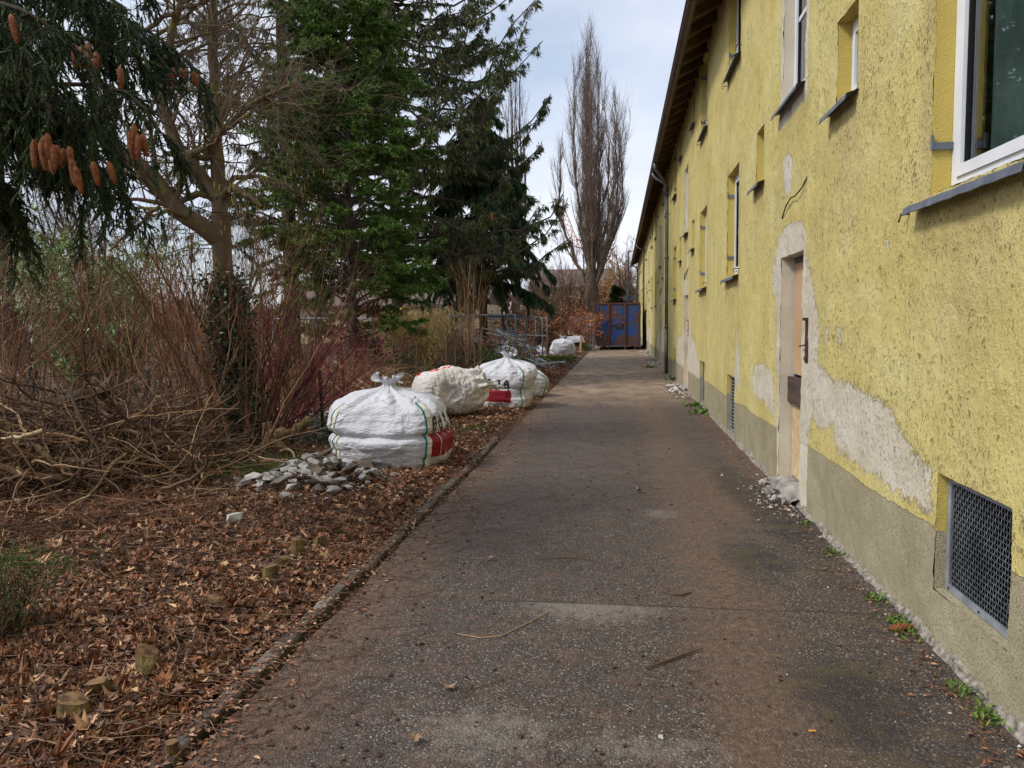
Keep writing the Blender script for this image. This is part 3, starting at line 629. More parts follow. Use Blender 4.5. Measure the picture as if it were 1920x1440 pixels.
# ---- asphalt path
ax = np.arange(-1.62, 1.66, .05); ay = np.concatenate([np.arange(-6, 2, .5), np.arange(2, 14, .06), np.arange(14, 80, .4)])
AX, AY = np.meshgrid(ax, ay, indexing='ij'); ap = np.stack([AX, AY, AX*0], -1)
edge = -1.62+.05*fbm(np.stack([AY*1.3, AY*0, AY*0], -1), 3, 3)
AXs = np.maximum(AX, edge); AXs = np.where(AX > 1.6, WX+.03, AXs)
az = .004+.004*fbm(ap*.9, 2, 5)-.006*((AY > 4.36) & (AX > -.9)).astype(float)*0
g = Geo(); g.grid(np.stack([AXs, AY, az], -1))
pa = np.exp(-(((AX+.15)/.55)**2))*np.where(AY < 4.42, np.exp(-((4.42-AY)/.38)**2), 0)
pa = np.maximum(pa, .8*np.exp(-((AX+.55)/.45)**2-((AY-2.95)/.35)**2)); pa = np.maximum(pa, .8*np.exp(-((AX-.35)/.25)**2-((AY-6.6)/.25)**2))
pa = np.maximum(pa, .75*np.exp(-((AX-.1)/.5)**2-((AY-2.9)/.2)**2))
dp_ = np.exp(-((AX-1.25-.1*np.sin(AY*1.3))/.3)**2)*(AY < 9)*(.6+.4*np.sin(AY*1.1)); dp_ = np.maximum(dp_, .9*np.exp(-((AX-.95)/.3)**2-((AY-5.4)/.6)**2)); dp_ = np.maximum(dp_, .9*np.exp(-((AX-1.)/.32)**2-((AY-3.4)/.6)**2))
dt = np.maximum(np.exp(-((AX+1.65)/.55)**2), .36+0*AX); dt = np.maximum(dt, .78*np.exp(-((AX-.6)/.42)**2)); dt = np.maximum(dt, np.exp(-((AX-.95)/.5)**2-((AY-7.5)/1.6)**2)); dt = np.maximum(dt, .8*sstep(9, 20, AY)); dt = np.maximum(dt, .9*np.exp(-((AX-1.5)/.3)**2)*sstep(6, 8, AY))
def asphaltmat():
    mt, t, b = newmat('asphalt'); g_ = t.nodes.new('ShaderNodeNewGeometry'); pos = g_.outputs['Position']
    def attr(n): a = t.nodes.new('ShaderNodeAttribute'); a.attribute_name = n; return a.outputs['Fac']
    v = t.nodes.new('ShaderNodeTexVoronoi'); v.inputs['Scale'].default_value = 105; t.links.new(pos, v.inputs['Vector'])
    sp = t.nodes.new('ShaderNodeSeparateXYZ'); t.links.new(v.outputs['Color'], sp.inputs[0])
    c = ramp(t, sp.outputs[0], [(0, lin(58, 50, 46)), (.45, lin(88, 77, 69)), (.78, lin(113, 99, 89)), (.93, lin(150, 135, 122)), (1., lin(196, 184, 170))])
    c = mixc(t, ramp(t, v.outputs['Distance'], [(.3, 0.), (.62, .75)]), c, lin(40, 36, 35))
    c = mixc(t, ramp(t, noise(t, 1.4, 6, .6), [(.3, 0.), (.7, .5)]), c, lin(70, 63, 61))
    def k(a, sc_=3, amp=.9, lo=.42, hi=.62): return ramp(t, math_(t, 'ADD', attr(a), math_(t, 'MULTIPLY', math_(t, 'SUBTRACT', noise(t, sc_, 7, .68), .5), amp)), [(lo, 0.), (hi, 1.)])
    brown = ramp(t, noise(t, 26, 5, .7), [(.3, lin(70, 53, 43)), (.55, lin(106, 84, 70)), (.75, lin(144, 119, 100))])
    c = mixc(t, math_(t, 'MULTIPLY', k('dirt', 5, 1.7, .30, .8), .8), c, brown)
    c = mixc(t, math_(t, 'MULTIPLY', k('damp', 6, 1.3, .35, .8), .62), c, lin(38, 36, 38))
    c = mixc(t, math_(t, 'MULTIPLY', math_(t, 'MULTIPLY', attr('damp'), ramp(t, noise(t, 5, 5), [(.52, 0.), (.62, 1.)])), .5), c, lin(70, 72, 36))
    sand = ramp(t, noise(t, 4, 5, .65, stretch=(.5, .25, 1)), [(.35, lin(122, 102, 86)), (.65, lin(176, 156, 132))])
    c = mixc(t, math_(t, 'MULTIPLY', k('far', 1.2, .6, .3, .8), .75), c, sand)
    c = mixc(t, math_(t, 'MULTIPLY', k('pale', 14, 1.5, .45, .9), .5), c, lin(142, 134, 126))
    # joint across the path
    s2 = t.nodes.new('ShaderNodeSeparateXYZ'); t.links.new(pos, s2.inputs[0])
    jl = math_(t, 'ABSOLUTE', math_(t, 'SUBTRACT', math_(t, 'ADD', s2.outputs[1], math_(t, 'MULTIPLY', math_(t, 'SUBTRACT', noise(t, 5, 4), .5), .07)), 4.42))
    jm = math_(t, 'MULTIPLY', ramp(t, jl, [(.006, 1.), (.016, 0.)]), ramp(t, s2.outputs[0], [(.0, 0.), (.001, 1.)]))
    jx = t.nodes.new('ShaderNodeMapRange'); jx.inputs[1].default_value = -.85; jx.inputs[2].default_value = -.8; t.links.new(s2.outputs[0], jx.inputs[0])
    jm = math_(t, 'MULTIPLY', ramp(t, jl, [(.004, 1.), (.013, 0.)]), jx.outputs[0])
    c = mixc(t, math_(t, 'MULTIPLY', jm, .6), c, lin(34, 28, 25))
    t.links.new(c, b.inputs['Base Color']); b.inputs['Specular IOR Level'].default_value = .4
    t.links.new(ramp(t, noise(t, 3, 5), [(.3, .5), (.7, .8)]), b.inputs['Roughness'])
    h = math_(t, 'ADD', math_(t, 'MULTIPLY', v.outputs['Distance'], -.6), math_(t, 'ADD', math_(t, 'MULTIPLY', noise(t, 14, 4), .6), math_(t, 'MULTIPLY', jm, -.8)))
    bump(t, b, h, .8, .012); return mt
tag(g.build('path', asphaltmat(), smooth=True, attrs={'pale': pa.ravel(), 'damp': dp_.ravel(), 'dirt': dt.ravel(), 'far': sstep(10, 22, AY).ravel()}), kind='structure')

# ---- kerb: worn edging stones, sunk and tilted
g = Geo(); y = -3.0; r_ = random.Random(3)
while y < 58:
    L = .98
    if not (10.4 < y < 27):
        n = 14; tl = r_.uniform(-.02, .02); dz = r_.uniform(-.012, .01); dx = r_.uniform(-.012, .012)
        yy = np.linspace(y, y+L-.012, n); prof = [(-.045, -.08), (-.043, .024), (-.034, .033), (.026, .031), (.037, .02), (.039, -.08)]
        V = np.array([[(-1.70+dx+px_+tl*(q-y), q, pz_+dz) for px_, pz_ in prof] for q in yy])
        V[:, :, 0] += .006*vnoise(V*13, 71)*(V[:, :, 2] > 0); V[:, :, 2] += .006*vnoise(V*17, 72)*(V[:, :, 2] > 0)
        g.grid(V); b0 = g.n; g.add(V[0], [[0, 1, 4, 5], [1, 2, 3, 4]]); g.add(V[-1], [[5, 4, 1, 0], [4, 3, 2, 1]])
    y += L
def kerbmat():
    mt, t, b = newmat('kerb_stone')
    c = ramp(t, noise(t, 5, 6, .65), [(.35, lin(64, 52, 44)), (.55, lin(98, 90, 82)), (.7, lin(128, 122, 114))])
    t.links.new(mixc(t, ramp(t, noise(t, 2.2, 6, .7), [(.47, 0.), (.56, .9)]), c, lin(62, 44, 33)), b.inputs['Base Color']); b.inputs['Roughness'].default_value = .85
    bump(t, b, noise(t, 60, 4), .8, .01); return mt
tag(g.build('kerb', kerbmat()), kind='structure')
# concrete haunch along the wall foot
g = Geo(); yy = np.concatenate([np.arange(-2, 14, .06), np.arange(14, 60, .5)]); yy = np.concatenate([np.arange(-2, 2.2, .1), np.arange(2.2, 9, .012), np.arange(9, 60, .1)]); V = np.array([[(WX+.004, q, .06), (WX-.006, q, .034), (WX-.013, q, .022), (WX-.021, q, .012), (WX-.03, q, .004), (WX-.04, q, -.01)] for q in yy])
V[:, 1:5, 0] += .014*fbm(V*[9, 9, 30], 3, 14)[:, 1:5]+.006*vnoise(V*60, 19)[:, 1:5]; V[:, :4, 2] += .016*fbm(V*9, 2, 15)[:, :4]+.006*vnoise(V*70, 18)[:, :4]; g.grid(V)
g.build('footing', pm('footing', lin(166, 160, 150), lin(100, 92, 82), 28, .95, .9, 90), bld)

# ================================================================== LITTER
def yxsample(n, y0, y1, xw=.95, xmax=-1.8, xmin=None):
    y = np.exp(rng.uniform(math.log(y0), math.log(y1), n)); xl = -xw*y-.6
    if xmin is not None: xl = np.maximum(xl, xmin)
    return xl+(xmax-xl)*rng.random(n), y
def rotmats(n, tilt):
    a = rng.uniform(0, 2*np.pi, n); T = np.stack([np.cos(a), np.sin(a), rng.normal(0, tilt, n)], -1); T = nrm(T)
    Nn = nrm(np.stack([rng.normal(0, tilt, n), rng.normal(0, tilt, n), np.ones(n)], -1)); S = nrm(np.cross(Nn, T)); Nn = np.cross(T, S)
    return T, S, Nn
def lobed(g, x, y, z, size, tilt=.35):
    n = len(x); k = 14; a = np.arange(k)*2*np.pi/k; rr = np.array([.5, .32, .46, .28, .5, .26, .4, .2, .4, .26, .5, .28, .46, .32])*1.0
    rr = rr[None]*(1+.25*rng.normal(0, 1, (n, k))*.6); T, S, Nn = rotmats(n, tilt)
    cu = rng.normal(1.2, 1.5, n)[:, None]; cu2 = rng.normal(0, .5, n)[:, None]
    px_ = np.cos(a)*rr*1.15; py_ = np.sin(a)*rr; pz_ = cu*py_**2+cu2*px_**2*1.2+.08*rng.normal(0, 1, (n, k))*rr
    C = np.stack([x, y, z], -1)
    V = C[:, None]+size[:, None, None]*(px_[..., None]*T[:, None]+py_[..., None]*S[:, None]+pz_[..., None]*Nn[:, None])
    V = np.concatenate([C[:, None], V], 1); b = (np.arange(n)*(k+1))[:, None]; j = np.arange(k)[None]
    f = np.stack([b+0*j, b+1+j, b+1+(j+1) % k], -1).reshape(-1, 3); g.add(V.reshape(-1, 3), f)
def nolitter(x, y):   # keep clear of moss
    k = np.zeros(x.shape)
    for cx, cy, a_, b_ in MOSS: k = np.maximum(k, np.exp(-((x-cx)/a_)**2-((y-cy)/b_)**2))
    return k
g = Geo()
x, y = yxsample(19000, 2.2, 9.5); pn = fbm(np.stack([x*1.3, y*1.3, x*0], -1), 2, 51)
kp = (rng.random(len(x)) > nolitter(x, y)*.9) & (rng.random(len(x)) < .62+.5*pn); x, y = x[kp], y[kp]
lobed(g, x, y, soil(x, y)+rng.uniform(.004, .04, len(x)), rng.uniform(.025, .05, len(x))*(1+1.2*rng.random(len(x))**3), .5)
x, y = yxsample(42000, 2.2, 50); kp = (rng.random(len(x)) > nolitter(x, y)*.95); x, y = x[kp], y[kp]; n = len(x); T, S, Nn = rotmats(n, .3)
g.cards(np.stack([x, y, soil(x, y)+rng.uniform(.003, .035, n)], -1), T, Nn, rng.uniform(.02, .07, n), rng.uniform(.008, .035, n), fold=.35)
x = rng.uniform(-3.6, -1.76, 16000); y = np.exp(rng.uniform(math.log(6.5), math.log(40), 16000)); n = len(x); T, S, Nn = rotmats(n, .35)
g.cards(np.stack([x, y, soil(x, y)+rng.uniform(.003, .03, n)], -1), T, Nn, rng.uniform(.03, .08, n)*(1+y/40), rng.uniform(.012, .04, n)*(1+y/40), fold=.35)
# drifted over kerb and path edge
x = -1.80+np.abs(rng.normal(0, .15, 5200)); y = np.exp(rng.uniform(math.log(2.3), math.log(45), 5200)); n = len(x); T, S, Nn = rotmats(n, .15)
g.cards(np.stack([x, y, np.where(x < -1.64, .035, .012)+rng.uniform(0, .008, n)], -1), T, Nn, rng.uniform(.015, .05, n), rng.uniform(.006, .02, n), fold=.2)
x = 1.5-np.abs(rng.normal(0, .1, 900)); y = np.exp(rng.uniform(math.log(2.3), math.log(40), 900)); n = len(x); T, S, Nn = rotmats(n, .15)
g.cards(np.stack([x, y, rng.uniform(.012, .02, n)], -1), T, Nn, rng.uniform(.012, .045, n), rng.uniform(.006, .022, n), fold=.2)
tag(g.build('leaf_litter', M['litter']), 'carpet of dry brown fallen leaves covering the soil left of the path', 'fallen leaves', kind='stuff')
g = Geo(); x, y = yxsample(9000, 9.5, 40, xmax=-4.2); n = len(x); T, S, Nn = rotmats(n, .35)
kp = y > 9.5+.4*(x+4.5); x, y, T, Nn = x[kp], y[kp], T[kp], Nn[kp]; n = len(x)
g.cards(np.stack([x, y, soil(x, y)+rng.uniform(.01, .06, n)], -1), T, Nn, rng.uniform(.05, .12, n), rng.uniform(.02, .06, n), fold=.3)
tag(g.build('leaf_litter', M['litter_pale']), 'bleached pale leaves and scraps strewn behind the wire fence', 'fallen leaves', kind='stuff')

def walk(start, d, L, n, wig, up=0., flat=False):
    m_ = len(start); P = np.zeros((m_, n, 3)); P[:, 0] = start; d = nrm(d.astype(float)); L = np.broadcast_to(np.asarray(L, float), (m_,))
    for i in range(1, n):
        d = d+rng.normal(0, wig, d.shape); d[:, 2] += up
        if flat: d[:, 2] *= .3
        d = nrm(d); P[:, i] = P[:, i-1]+d*(L/(n-1))[:, None]
    return P
def taper(r, n, e=.3): return np.asarray(r)[:, None]*np.linspace(1, e, n)[None]
g = Geo(); x, y = yxsample(9000, 2.2, 30, xmax=-1.72); n = len(x); a = rng.uniform(0, 2*np.pi, n)
P = walk(np.stack([x, y, soil(x, y)+rng.uniform(.01, .05, n)], -1), np.stack([np.cos(a), np.sin(a), rng.normal(0, .12, n)], -1), rng.uniform(.06, .5, n)*np.minimum(1, .5+y/12), 6, .22, flat=True)
g.tubes(P, taper(rng.uniform(.0012, .0048, n), 6), 4)
for xm, sg, cnt, ln in ((-1.6, .32, 900, .36), (1.45, .12, 160, .2), (.4, .75, 650, .16)):
    n = cnt; x = xm+np.abs(rng.normal(0, sg, n))*(-1 if xm > 0 else 1); y = np.exp(rng.uniform(math.log(2.4), math.log(30), n)); a = rng.uniform(0, 2*np.pi, n)
    P = walk(np.stack([x, y, np.where(x < -1.6, .045, .012)], -1), np.stack([np.cos(a), np.sin(a), 0*a], -1), rng.uniform(.03, ln, n), 6, .25); P[..., 2] = np.clip(P[..., 2], .008, .05)
    g.tubes(P, taper(rng.uniform(.0008, .0026, n), 6), 4)
tag(g.build('fallen_twigs', M['twig_dark']), 'thin broken twigs scattered over the litter and the path edge', 'twigs', kind='stuff')

def chunks(g, x, y, z, s, sq=.7):
    n = len(x); T, S, Nn = rotmats(n, .3); o = np.array([[1, 0, 0], [0, 1, 0], [-1, 0, 0], [0, -1, 0], [0, 0, 1], [0, 0, -1.]])
    o = o[None]*(1+.35*rng.normal(0, 1, (n, 6, 1)))*np.array([1, 1, sq]); C = np.stack([x, y, z], -1)
    V = C[:, None]+s[:, None, None]*.5*(o[..., :1]*T[:, None]+o[..., 1:2]*S[:, None]+o[..., 2:]*Nn[:, None])
    f = np.array([[0, 1, 4], [1, 2, 4], [2, 3, 4], [3, 0, 4], [1, 0, 5], [2, 1, 5], [3, 2, 5], [0, 3, 5]])
    g.add(V.reshape(-1, 3), (f[None]+(np.arange(n)*6)[:, None, None]).reshape(-1, 3))
g = Geo()
y = np.exp(rng.uniform(math.log(2.2), math.log(45), 3000)); x = rng.uniform(-1.6, 1.5, 3000); s = .003+.008*rng.random(3000)**4; chunks(g, x, y, .006+0*x, s)
n = 600; y = np.exp(rng.uniform(math.log(2.4), math.log(45), n)); x = 1.52-np.abs(rng.normal(0, .1, n)); chunks(g, x, y, .008+0*x, .004+.016*rng.random(n)**3)
for cx, cy, sx, sy, n, ms in ((1.40, 7.3, .16, .5, 260, .035), (1.35, 18.4, .15, 1.0, 260, .1), (1.4, 22.6, .1, 1., 90, .09), (1.3, 30.4, .15, 1.2, 120, .14), (1.35, 41, .12, 1.2, 80, .16), (-2.95, 7.2, .5, .35, 700, .03), (-2.4, 28.5, .5, 1.2, 160, .12), (-2.0, 36., .3, .8, 80, .14), (-1.9, 41., .3, 1., 60, .18)):
    x = np.clip(cx+rng.normal(0, sx, n), -9, 1.5); y = cy+rng.normal(0, sy, n); chunks(g, x, y, np.where(x < -1.75, soil(x, y)+.03, .012)+.01*rng.random(n), .008+ms*rng.random(n)**2.2)
tag(g.build('grit', M['crumb']), 'pale plaster crumbs and grit scattered over the asphalt and along the wall foot', 'grit', kind='stuff')
g = Geo(); n = 3000; y = np.exp(rng.uniform(math.log(2.4), math.log(40), n)); x = np.where(rng.random(n) < .5, rng.uniform(-1.6, 1.5, n), -1.6+np.abs(rng.normal(0, .3, n))); chunks(g, x, y, .007+0*x, .004+.028*rng.random(n)**4)
tag(g.build('soil_crumbs', M['clod']), 'dark crumbs of soil scattered over the asphalt', 'soil crumbs', kind='stuff')

# grass blades and moss
def blades(g, x, y, h, wd, z=None):
    n = len(x); a = rng.uniform(0, 2*np.pi, n); T = nrm(np.stack([np.cos(a)*.5, np.sin(a)*.5, np.ones(n)], -1)); Nn = np.stack([np.cos(a+1.3), np.sin(a+1.3), 0*a], -1)
    g.cards(np.stack([x, y, soil(x, y) if z is None else z], -1), T, Nn, h, wd, fold=.1)
g = Geo()
for cx, cy, rx_, ry_ in MOSS:
    n = int(min(9000, 3600*rx_*ry_/max(.15, (cy/9)**.7)))+300; x = cx+rng.normal(0, rx_*.55, n); y = cy+rng.normal(0, ry_*.55, n); kp = x < -1.85; x, y = x[kp], y[kp]; n = len(x); sc_ = max(1., cy/12)
    blades(g, x, y, rng.uniform(.02, .07, n)*sc_, rng.uniform(.004, .008, n)*sc_)
tag(g.build('grass', M['grass']), 'patches of short green grass and moss among the leaves', 'grass', kind='stuff')
for i, (px_, py_, nn) in enumerate(((1690, 1170, 60), (1862, 1352, 40), (1108+590, 1192, 20), (1608, 1040, 26), (1650, 1125, 30), (1545, 985, 24), (1800, 1300, 26), (1308, 762, 60), (1318, 775, 50), (1262, 712, 40), (1218, 690, 30))):
    c_ = G(px_, py_); c_[0] = min(c_[0], 1.5); n = nn*2; g = Geo(); sp = .035 if c_[1] < 9 else .12; x = c_[0]+rng.normal(0, sp, n); y = c_[1]+rng.normal(0, sp*1.3, n); a = rng.uniform(0, 2*np.pi, n)
    T = np.stack([np.cos(a), np.sin(a), rng.uniform(.1, 1.4, n)], -1); g.cards(np.stack([x, y, 0*x+.01], -1), T, np.stack([0*a, 0*a, 1+0*a], -1), rng.uniform(.015, .045, n)*(1 if c_[1] < 9 else 3), rng.uniform(.008, .018, n)*(1 if c_[1] < 9 else 3), fold=.15)
    tag(g.build('weed', M['grass'], loc=(c_[0], c_[1], 0)), 'small green weed growing from the gap at the foot of the yellow wall', 'weed', 'weeds along the wall foot')

# ---- rocks
import bmesh
def rockmesh(sz, seed, npt=11, bev=.02):
    r = random.Random(seed); bm = bmesh.new()
    for _ in range(npt):
        v = Vector((r.gauss(0, 1), r.gauss(0, 1), r.gauss(0, 1))).normalized()*(r.uniform(.75, 1.)); bm.verts.new((v.x*sz[0]/2, v.y*sz[1]/2, v.z*sz[2]/2))
    res = bmesh.ops.convex_hull(bm, input=bm.verts); bmesh.ops.delete(bm, geom=[v for v in bm.verts if not v.link_faces], context='VERTS')
    bmesh.ops.bevel(bm, geom=bm.edges[:], offset=min(sz)*bev, segments=1, affect='EDGES')
    bmesh.ops.subdivide_edges(bm, edges=[e for e in bm.edges if e.calc_length() > min(sz)*.25], cuts=1, use_grid_fill=True)
    for v in bm.verts:
        q = np.array([[v.co.x, v.co.y, v.co.z]])/max(sz)*4; v.co *= 1+.07*float(vnoise(q, seed)[0])
    me = bpy.data.meshes.new('rock'); bm.to_mesh(me); bm.free(); me.polygons.foreach_set('use_smooth', np.zeros(len(me.polygons), bool)); return me
def rock(name, loc, sz, mat, seed, label, cat, group=None, rot=None):
    me = rockmesh(sz, seed); me.materials.append(mat); o = bpy.data.objects.new(name, me); col.objects.link(o); o.location = tuple(float(q) for q in loc)
    o.rotation_euler = rot or (random.uniform(-.5, .5), random.uniform(-.5, .5), random.uniform(0, 6.28)); return tag(o, label, cat, group)
random.seed(8)
hc = G(585, 925); nst = 0
for i in range(170):
    for _ in range(40):
        u, v = random.gauss(0, .36), random.gauss(0, .33)
        if abs(u) < .85 and abs(v) < .62: break
    x, y = -2.95+u*1.02, 7.3+v*.9; rr_ = (u/.62)**2+(v/.5)**2; hgt = .29*math.exp(-rr_*1.1); s = random.uniform(.06, .15)*(1.35 if random.random() < .25 else 1)
    z = soil(x, y)+hgt*random.uniform(.5, 1.)+s*.18
    if x > -1.95: continue
    rock('rubble_lump', (x, y, z), (s*1.45, s, s*random.uniform(.4, .65)), M['stone'] if random.random() < .66 else M['stone_dark'], i, 'grey broken concrete lump in the rubble heap before the nearest white bag', 'rubble', 'concrete lumps in the rubble heap'); nst += 1
for px_, py_, s in ((492, 925, .2), (536, 942, .2), (590, 938, .2), (584, 915, .17), (658, 938, .17), (468, 905, .13), (700, 912, .18), (735, 914, .15), (445, 908, .12), (622, 900, .16), (560, 895, .2)):
    p = G(px_, py_); rock('rubble_lump', (p[0], p[1], .05), (s*1.2, s*.9, s*.6), M['stone'], int(px_), 'grey broken concrete lump in the rubble heap before the nearest white bag', 'rubble', 'concrete lumps in the rubble heap')
p = G(678, 893); rock('boulder', (p[0], p[1]+.06, .1), (.4, .26, .24), M['stone_dark'], 77, 'biggest dark brown stone leaning against the foot of the nearest white bag', 'stone', rot=(.1, .15, .1))
p = G(440, 990); rock('loose_stone', (p[0], p[1], .09), (.19, .15, .12), M['stone_white'], 91, 'lone white stone lying on the leaves in front of the rubble heap', 'stone', rot=(.5, -.5, .3))
p = G(195, 1150); rock('loose_stone', (p[0], p[1], .05), (.1, .08, .05), M['stone'], 95, 'small blue grey stone in the leaves near the lower left', 'stone', rot=(0, 0, .3))
p = G(1240, 1388); rock('pebble', (p[0], p[1], .014), (.032, .024, .02), M['stone_white'], 96, 'white pebble lying alone on the near asphalt', 'pebble')
p = G(790, 1210); rock('clod', (p[0], p[1], .012), (.05, .04, .03), M['clod'], 97, 'brown clod of earth on the asphalt beside the curled twig', 'clod')
for i in range(34):
    a = random.gauss(0, 1); x = min(1.47, 1.46-abs(random.gauss(0, .09))); y = 7.35+random.gauss(0, .33); s = random.uniform(.03, .10)
    rock('rubble_lump', (x, y, .02+s*.25+(.05*random.random() if x > 1.35 else 0)), (s*1.3, s, s*.7), M['stone'], 300+i, 'whitish chunk of broken step below the nearest boarded door', 'rubble', 'chunks below the nearest door')
for (cy, nm, n) in ((18.5, 'second boarded door', 12), (29.9, 'third door far along the wall', 10)):
    for i in range(n):
        x = min(1.47, 1.4-abs(random.gauss(0, .16))); s = random.uniform(.08, .2)
        rock('rubble_lump', (x, cy+random.gauss(0, .7), s*.3), (s*1.3, s, s*.6), M['stone_white'], 400+i+int(cy), 'white chunk of masonry on the ground below the '+nm, 'rubble', 'chunks below the '+nm)

# ---- sawn stumps
def cutstump(px_, py_, r, h, seed):
    h = h+.03
    c_ = G(px_, py_); z = float(soil(c_[0], c_[1])); k = 14; rs = np.random.default_rng(seed); ra = r*(1+.18*rs.normal(0, 1, k)*.6); a = np.arange(k)*2*np.pi/k
    tx, ty = rs.normal(0, .35), rs.normal(0, .35); r = r*.88
    o = thing('cut_stump', 'short sawn off shrub stump standing in the leaf litter beside the kerb', 'stump', (c_[0], c_[1], z), 'sawn stumps in the litter')
    g = Geo(); V = np.array([[(c_[0]+ra[j]*f*math.cos(a[j])+tx*hh*h, c_[1]+ra[j]*f*math.sin(a[j])+ty*hh*h, z-.03+hh*(h+.03)+(tx*ra[j]*math.cos(a[j]) if hh == 1 else 0)) for j in range(k)] for hh, f in ((0, 1.25), (.3, 1.05), (.7, 1.), (1, .96))]); g.grid(V, wrap=True)
    g.build('trunk', M['stump_bark'], o)
    g = Geo(); top = V[-1]; cc = top.mean(0)+[0, 0, .002]; g.add(np.concatenate([top+[0, 0, .001], cc[None]]), [[j, (j+1) % k, k] for j in range(k)]); g.build('cut_face', M['wood_cut'], o)
for i, (px_, py_, r, h) in enumerate(((560, 1052, .04, .09), (505, 1105, .045, .08), (540, 1075, .03, .05), (278, 1290, .05, .07), (202, 1325, .042, .08), (135, 1385, .055, .06), (318, 1430, .025, .06), (412, 1152, .05, .025), (592, 1028, .035, .05), (608, 1008, .03, .05), (635, 1000, .03, .04))): cutstump(px_, py_, r, h, i+1)

# single things lying on the path
def stick(name, pts, r, mat, label, cat='stick'):
    g = Geo(); P = np.array(pts, float); c0 = P.mean(0); g.tube(P, r, 6); return tag(g.build(name, mat, loc=c0), label, cat)
def gp_(l, z=.012): return [tuple(G(x, y)[:2])+(z,) for x, y in l]
stick('stick', gp_([(1210, 1258), (1245, 1246), (1280, 1233), (1318, 1220)], .014), [.004, .006, .006, .003], M['twig_dark'], 'straight dark stick lying across the middle of the near asphalt')
stick('stick', gp_([(1242, 1112), (1262, 1119), (1280, 1119), (1296, 1115)], .014), [.003, .006, .006, .004], M['twig_dark'], 'curved dark stick on the asphalt left of the damp patch')
stick('stick', gp_([(858, 1192), (900, 1200), (940, 1196), (990, 1172), (1030, 1150)]), [.002, .003, .003, .003, .002], M['twig_pale'], 'long thin curling pale twig across the left of the asphalt')
stick('stick', gp_([(745, 992), (760, 985), (775, 998), (780, 978)], .03), .004, M['wood_pale'], 'short pale splinter lying on the kerb')
stick('stick', gp_([(862, 1305), (930, 1283), (990, 1262)]), [.002, .003, .001], M['twig_dark'], 'thin forked dark twig near the fallen leaf')
stick('stick', gp_([(1015, 1052), (1060, 1048), (1110, 1051)]), [.002, .004, .002], M['twig_dark'], 'thin dark twig lying level in the middle of the asphalt')
c_ = G(1692, 1185); o = thing('pine_cone', 'brown spruce cone lying on the asphalt at the foot of the wall', 'cone', (c_[0], c_[1], .02))
def cone_geo(p, d, L, r, scales=True):
    g = Geo(); d = nrm(np.array(d, float)); n = 12; t_ = np.linspace(0, 1, n); prof = np.array([.25, .7, .9, 1, 1, .98, .94, .86, .76, .62, .42, .1])*r
    P = np.array(p)+d*L*t_[:, None]; g.tubes(P[None], prof[None], 9, 0, True)
    if scales:
        rows = 15; a0 = nrm(np.cross(d, [.3, .9, .2])); b0 = np.cross(d, a0)
        C = []; T = []; NN = []
        for i in range(rows):
            f = (i+.5)/rows; rr_ = np.interp(f, t_, prof)
            for j in range(8):
                a = (j+.5*(i % 2)+.12*i)*2*np.pi/8; rad = a0*math.cos(a)+b0*math.sin(a); C.append(np.array(p)+d*L*(f-.03)+rad*rr_*.9); T.append(d+rad*.42); NN.append(rad)
        g.cards(C, T, NN, L*.115, r*.95, fold=.0)
    return g
cone_geo((c_[0]-.07, c_[1]-.01, .022), (1, .25, 0), .13, .019).build('cone', M['cone'], o)
def onelf(px_, py_, s, label):
    c_ = G(px_, py_); g = Geo(); lobed(g, np.array([c_[0]]), np.array([c_[1]]), np.array([.02]), np.array([s]), .2); tag(g.build('fallen_leaf', M['litter'], loc=(c_[0], c_[1], .02)), label, 'leaf')
onelf(842, 1294, .07, 'curled brown leaf lying alone on the asphalt left of centre'); onelf(778, 1396, .06, 'dark brown leaf on the asphalt at the bottom edge'); onelf(918, 1052, .07, 'dark crumpled leaf on the asphalt beside the kerb'); onelf(1198, 925, .09, 'dark crumpled leaf in the middle distance of the path')
c_ = G(1524, 1376); g = Geo(); g.tube([(c_[0]-.015, c_[1], .012), (c_[0]+.012, c_[1]+.004, .012)], .004, 8); tag(g.build('cigarette_butt', M['cig'], loc=(c_[0], c_[1], 0)), 'orange cigarette end on the near asphalt to the right', 'cigarette end')

# ================================================================== BAGS
def seg(px_, py_, pts):
    d = np.full(px_.shape, 9.)
    for (a, b_) in zip(pts[:-1], pts[1:]):
        e = np.array(b_)-np.array(a); t_ = np.clip(((px_-a[0])*e[0]+(py_-a[1])*e[1])/(e@e+1e-9), 0, 1); d = np.minimum(d, np.hypot(px_-a[0]-t_*e[0], py_-a[1]-t_*e[1]))
    return d
ARCH = [(-.4, -.35), (-.42, .1), (-.3, .42), (0, .55), (.3, .42), (.42, .1), (.42, -.5), (.4, -.9)]
HOOK = [(.18, .02), (.02, .08), (-.18, -.04), (-.4, -.3), (-.3, -.58), (0, -.66), (.3, -.58)]
def glyph(u, v): return (seg(u, v, ARCH) < .2) | (seg(u, v, HOOK) < .11) | (np.hypot(u-.17, v-.03) < .17)
WA = [[(-1.6, .9), (-1.3, -.9), (-1.0, .3), (-.7, -.9), (-.4, .9)], [(-.2, -.9), (.2, .9), (.6, -.9)], [(0, -.2), (.4, -.2)], [(.9, -.9), (.9, .9), (1.3, .8), (1.3, .1), (.9, 0)]]
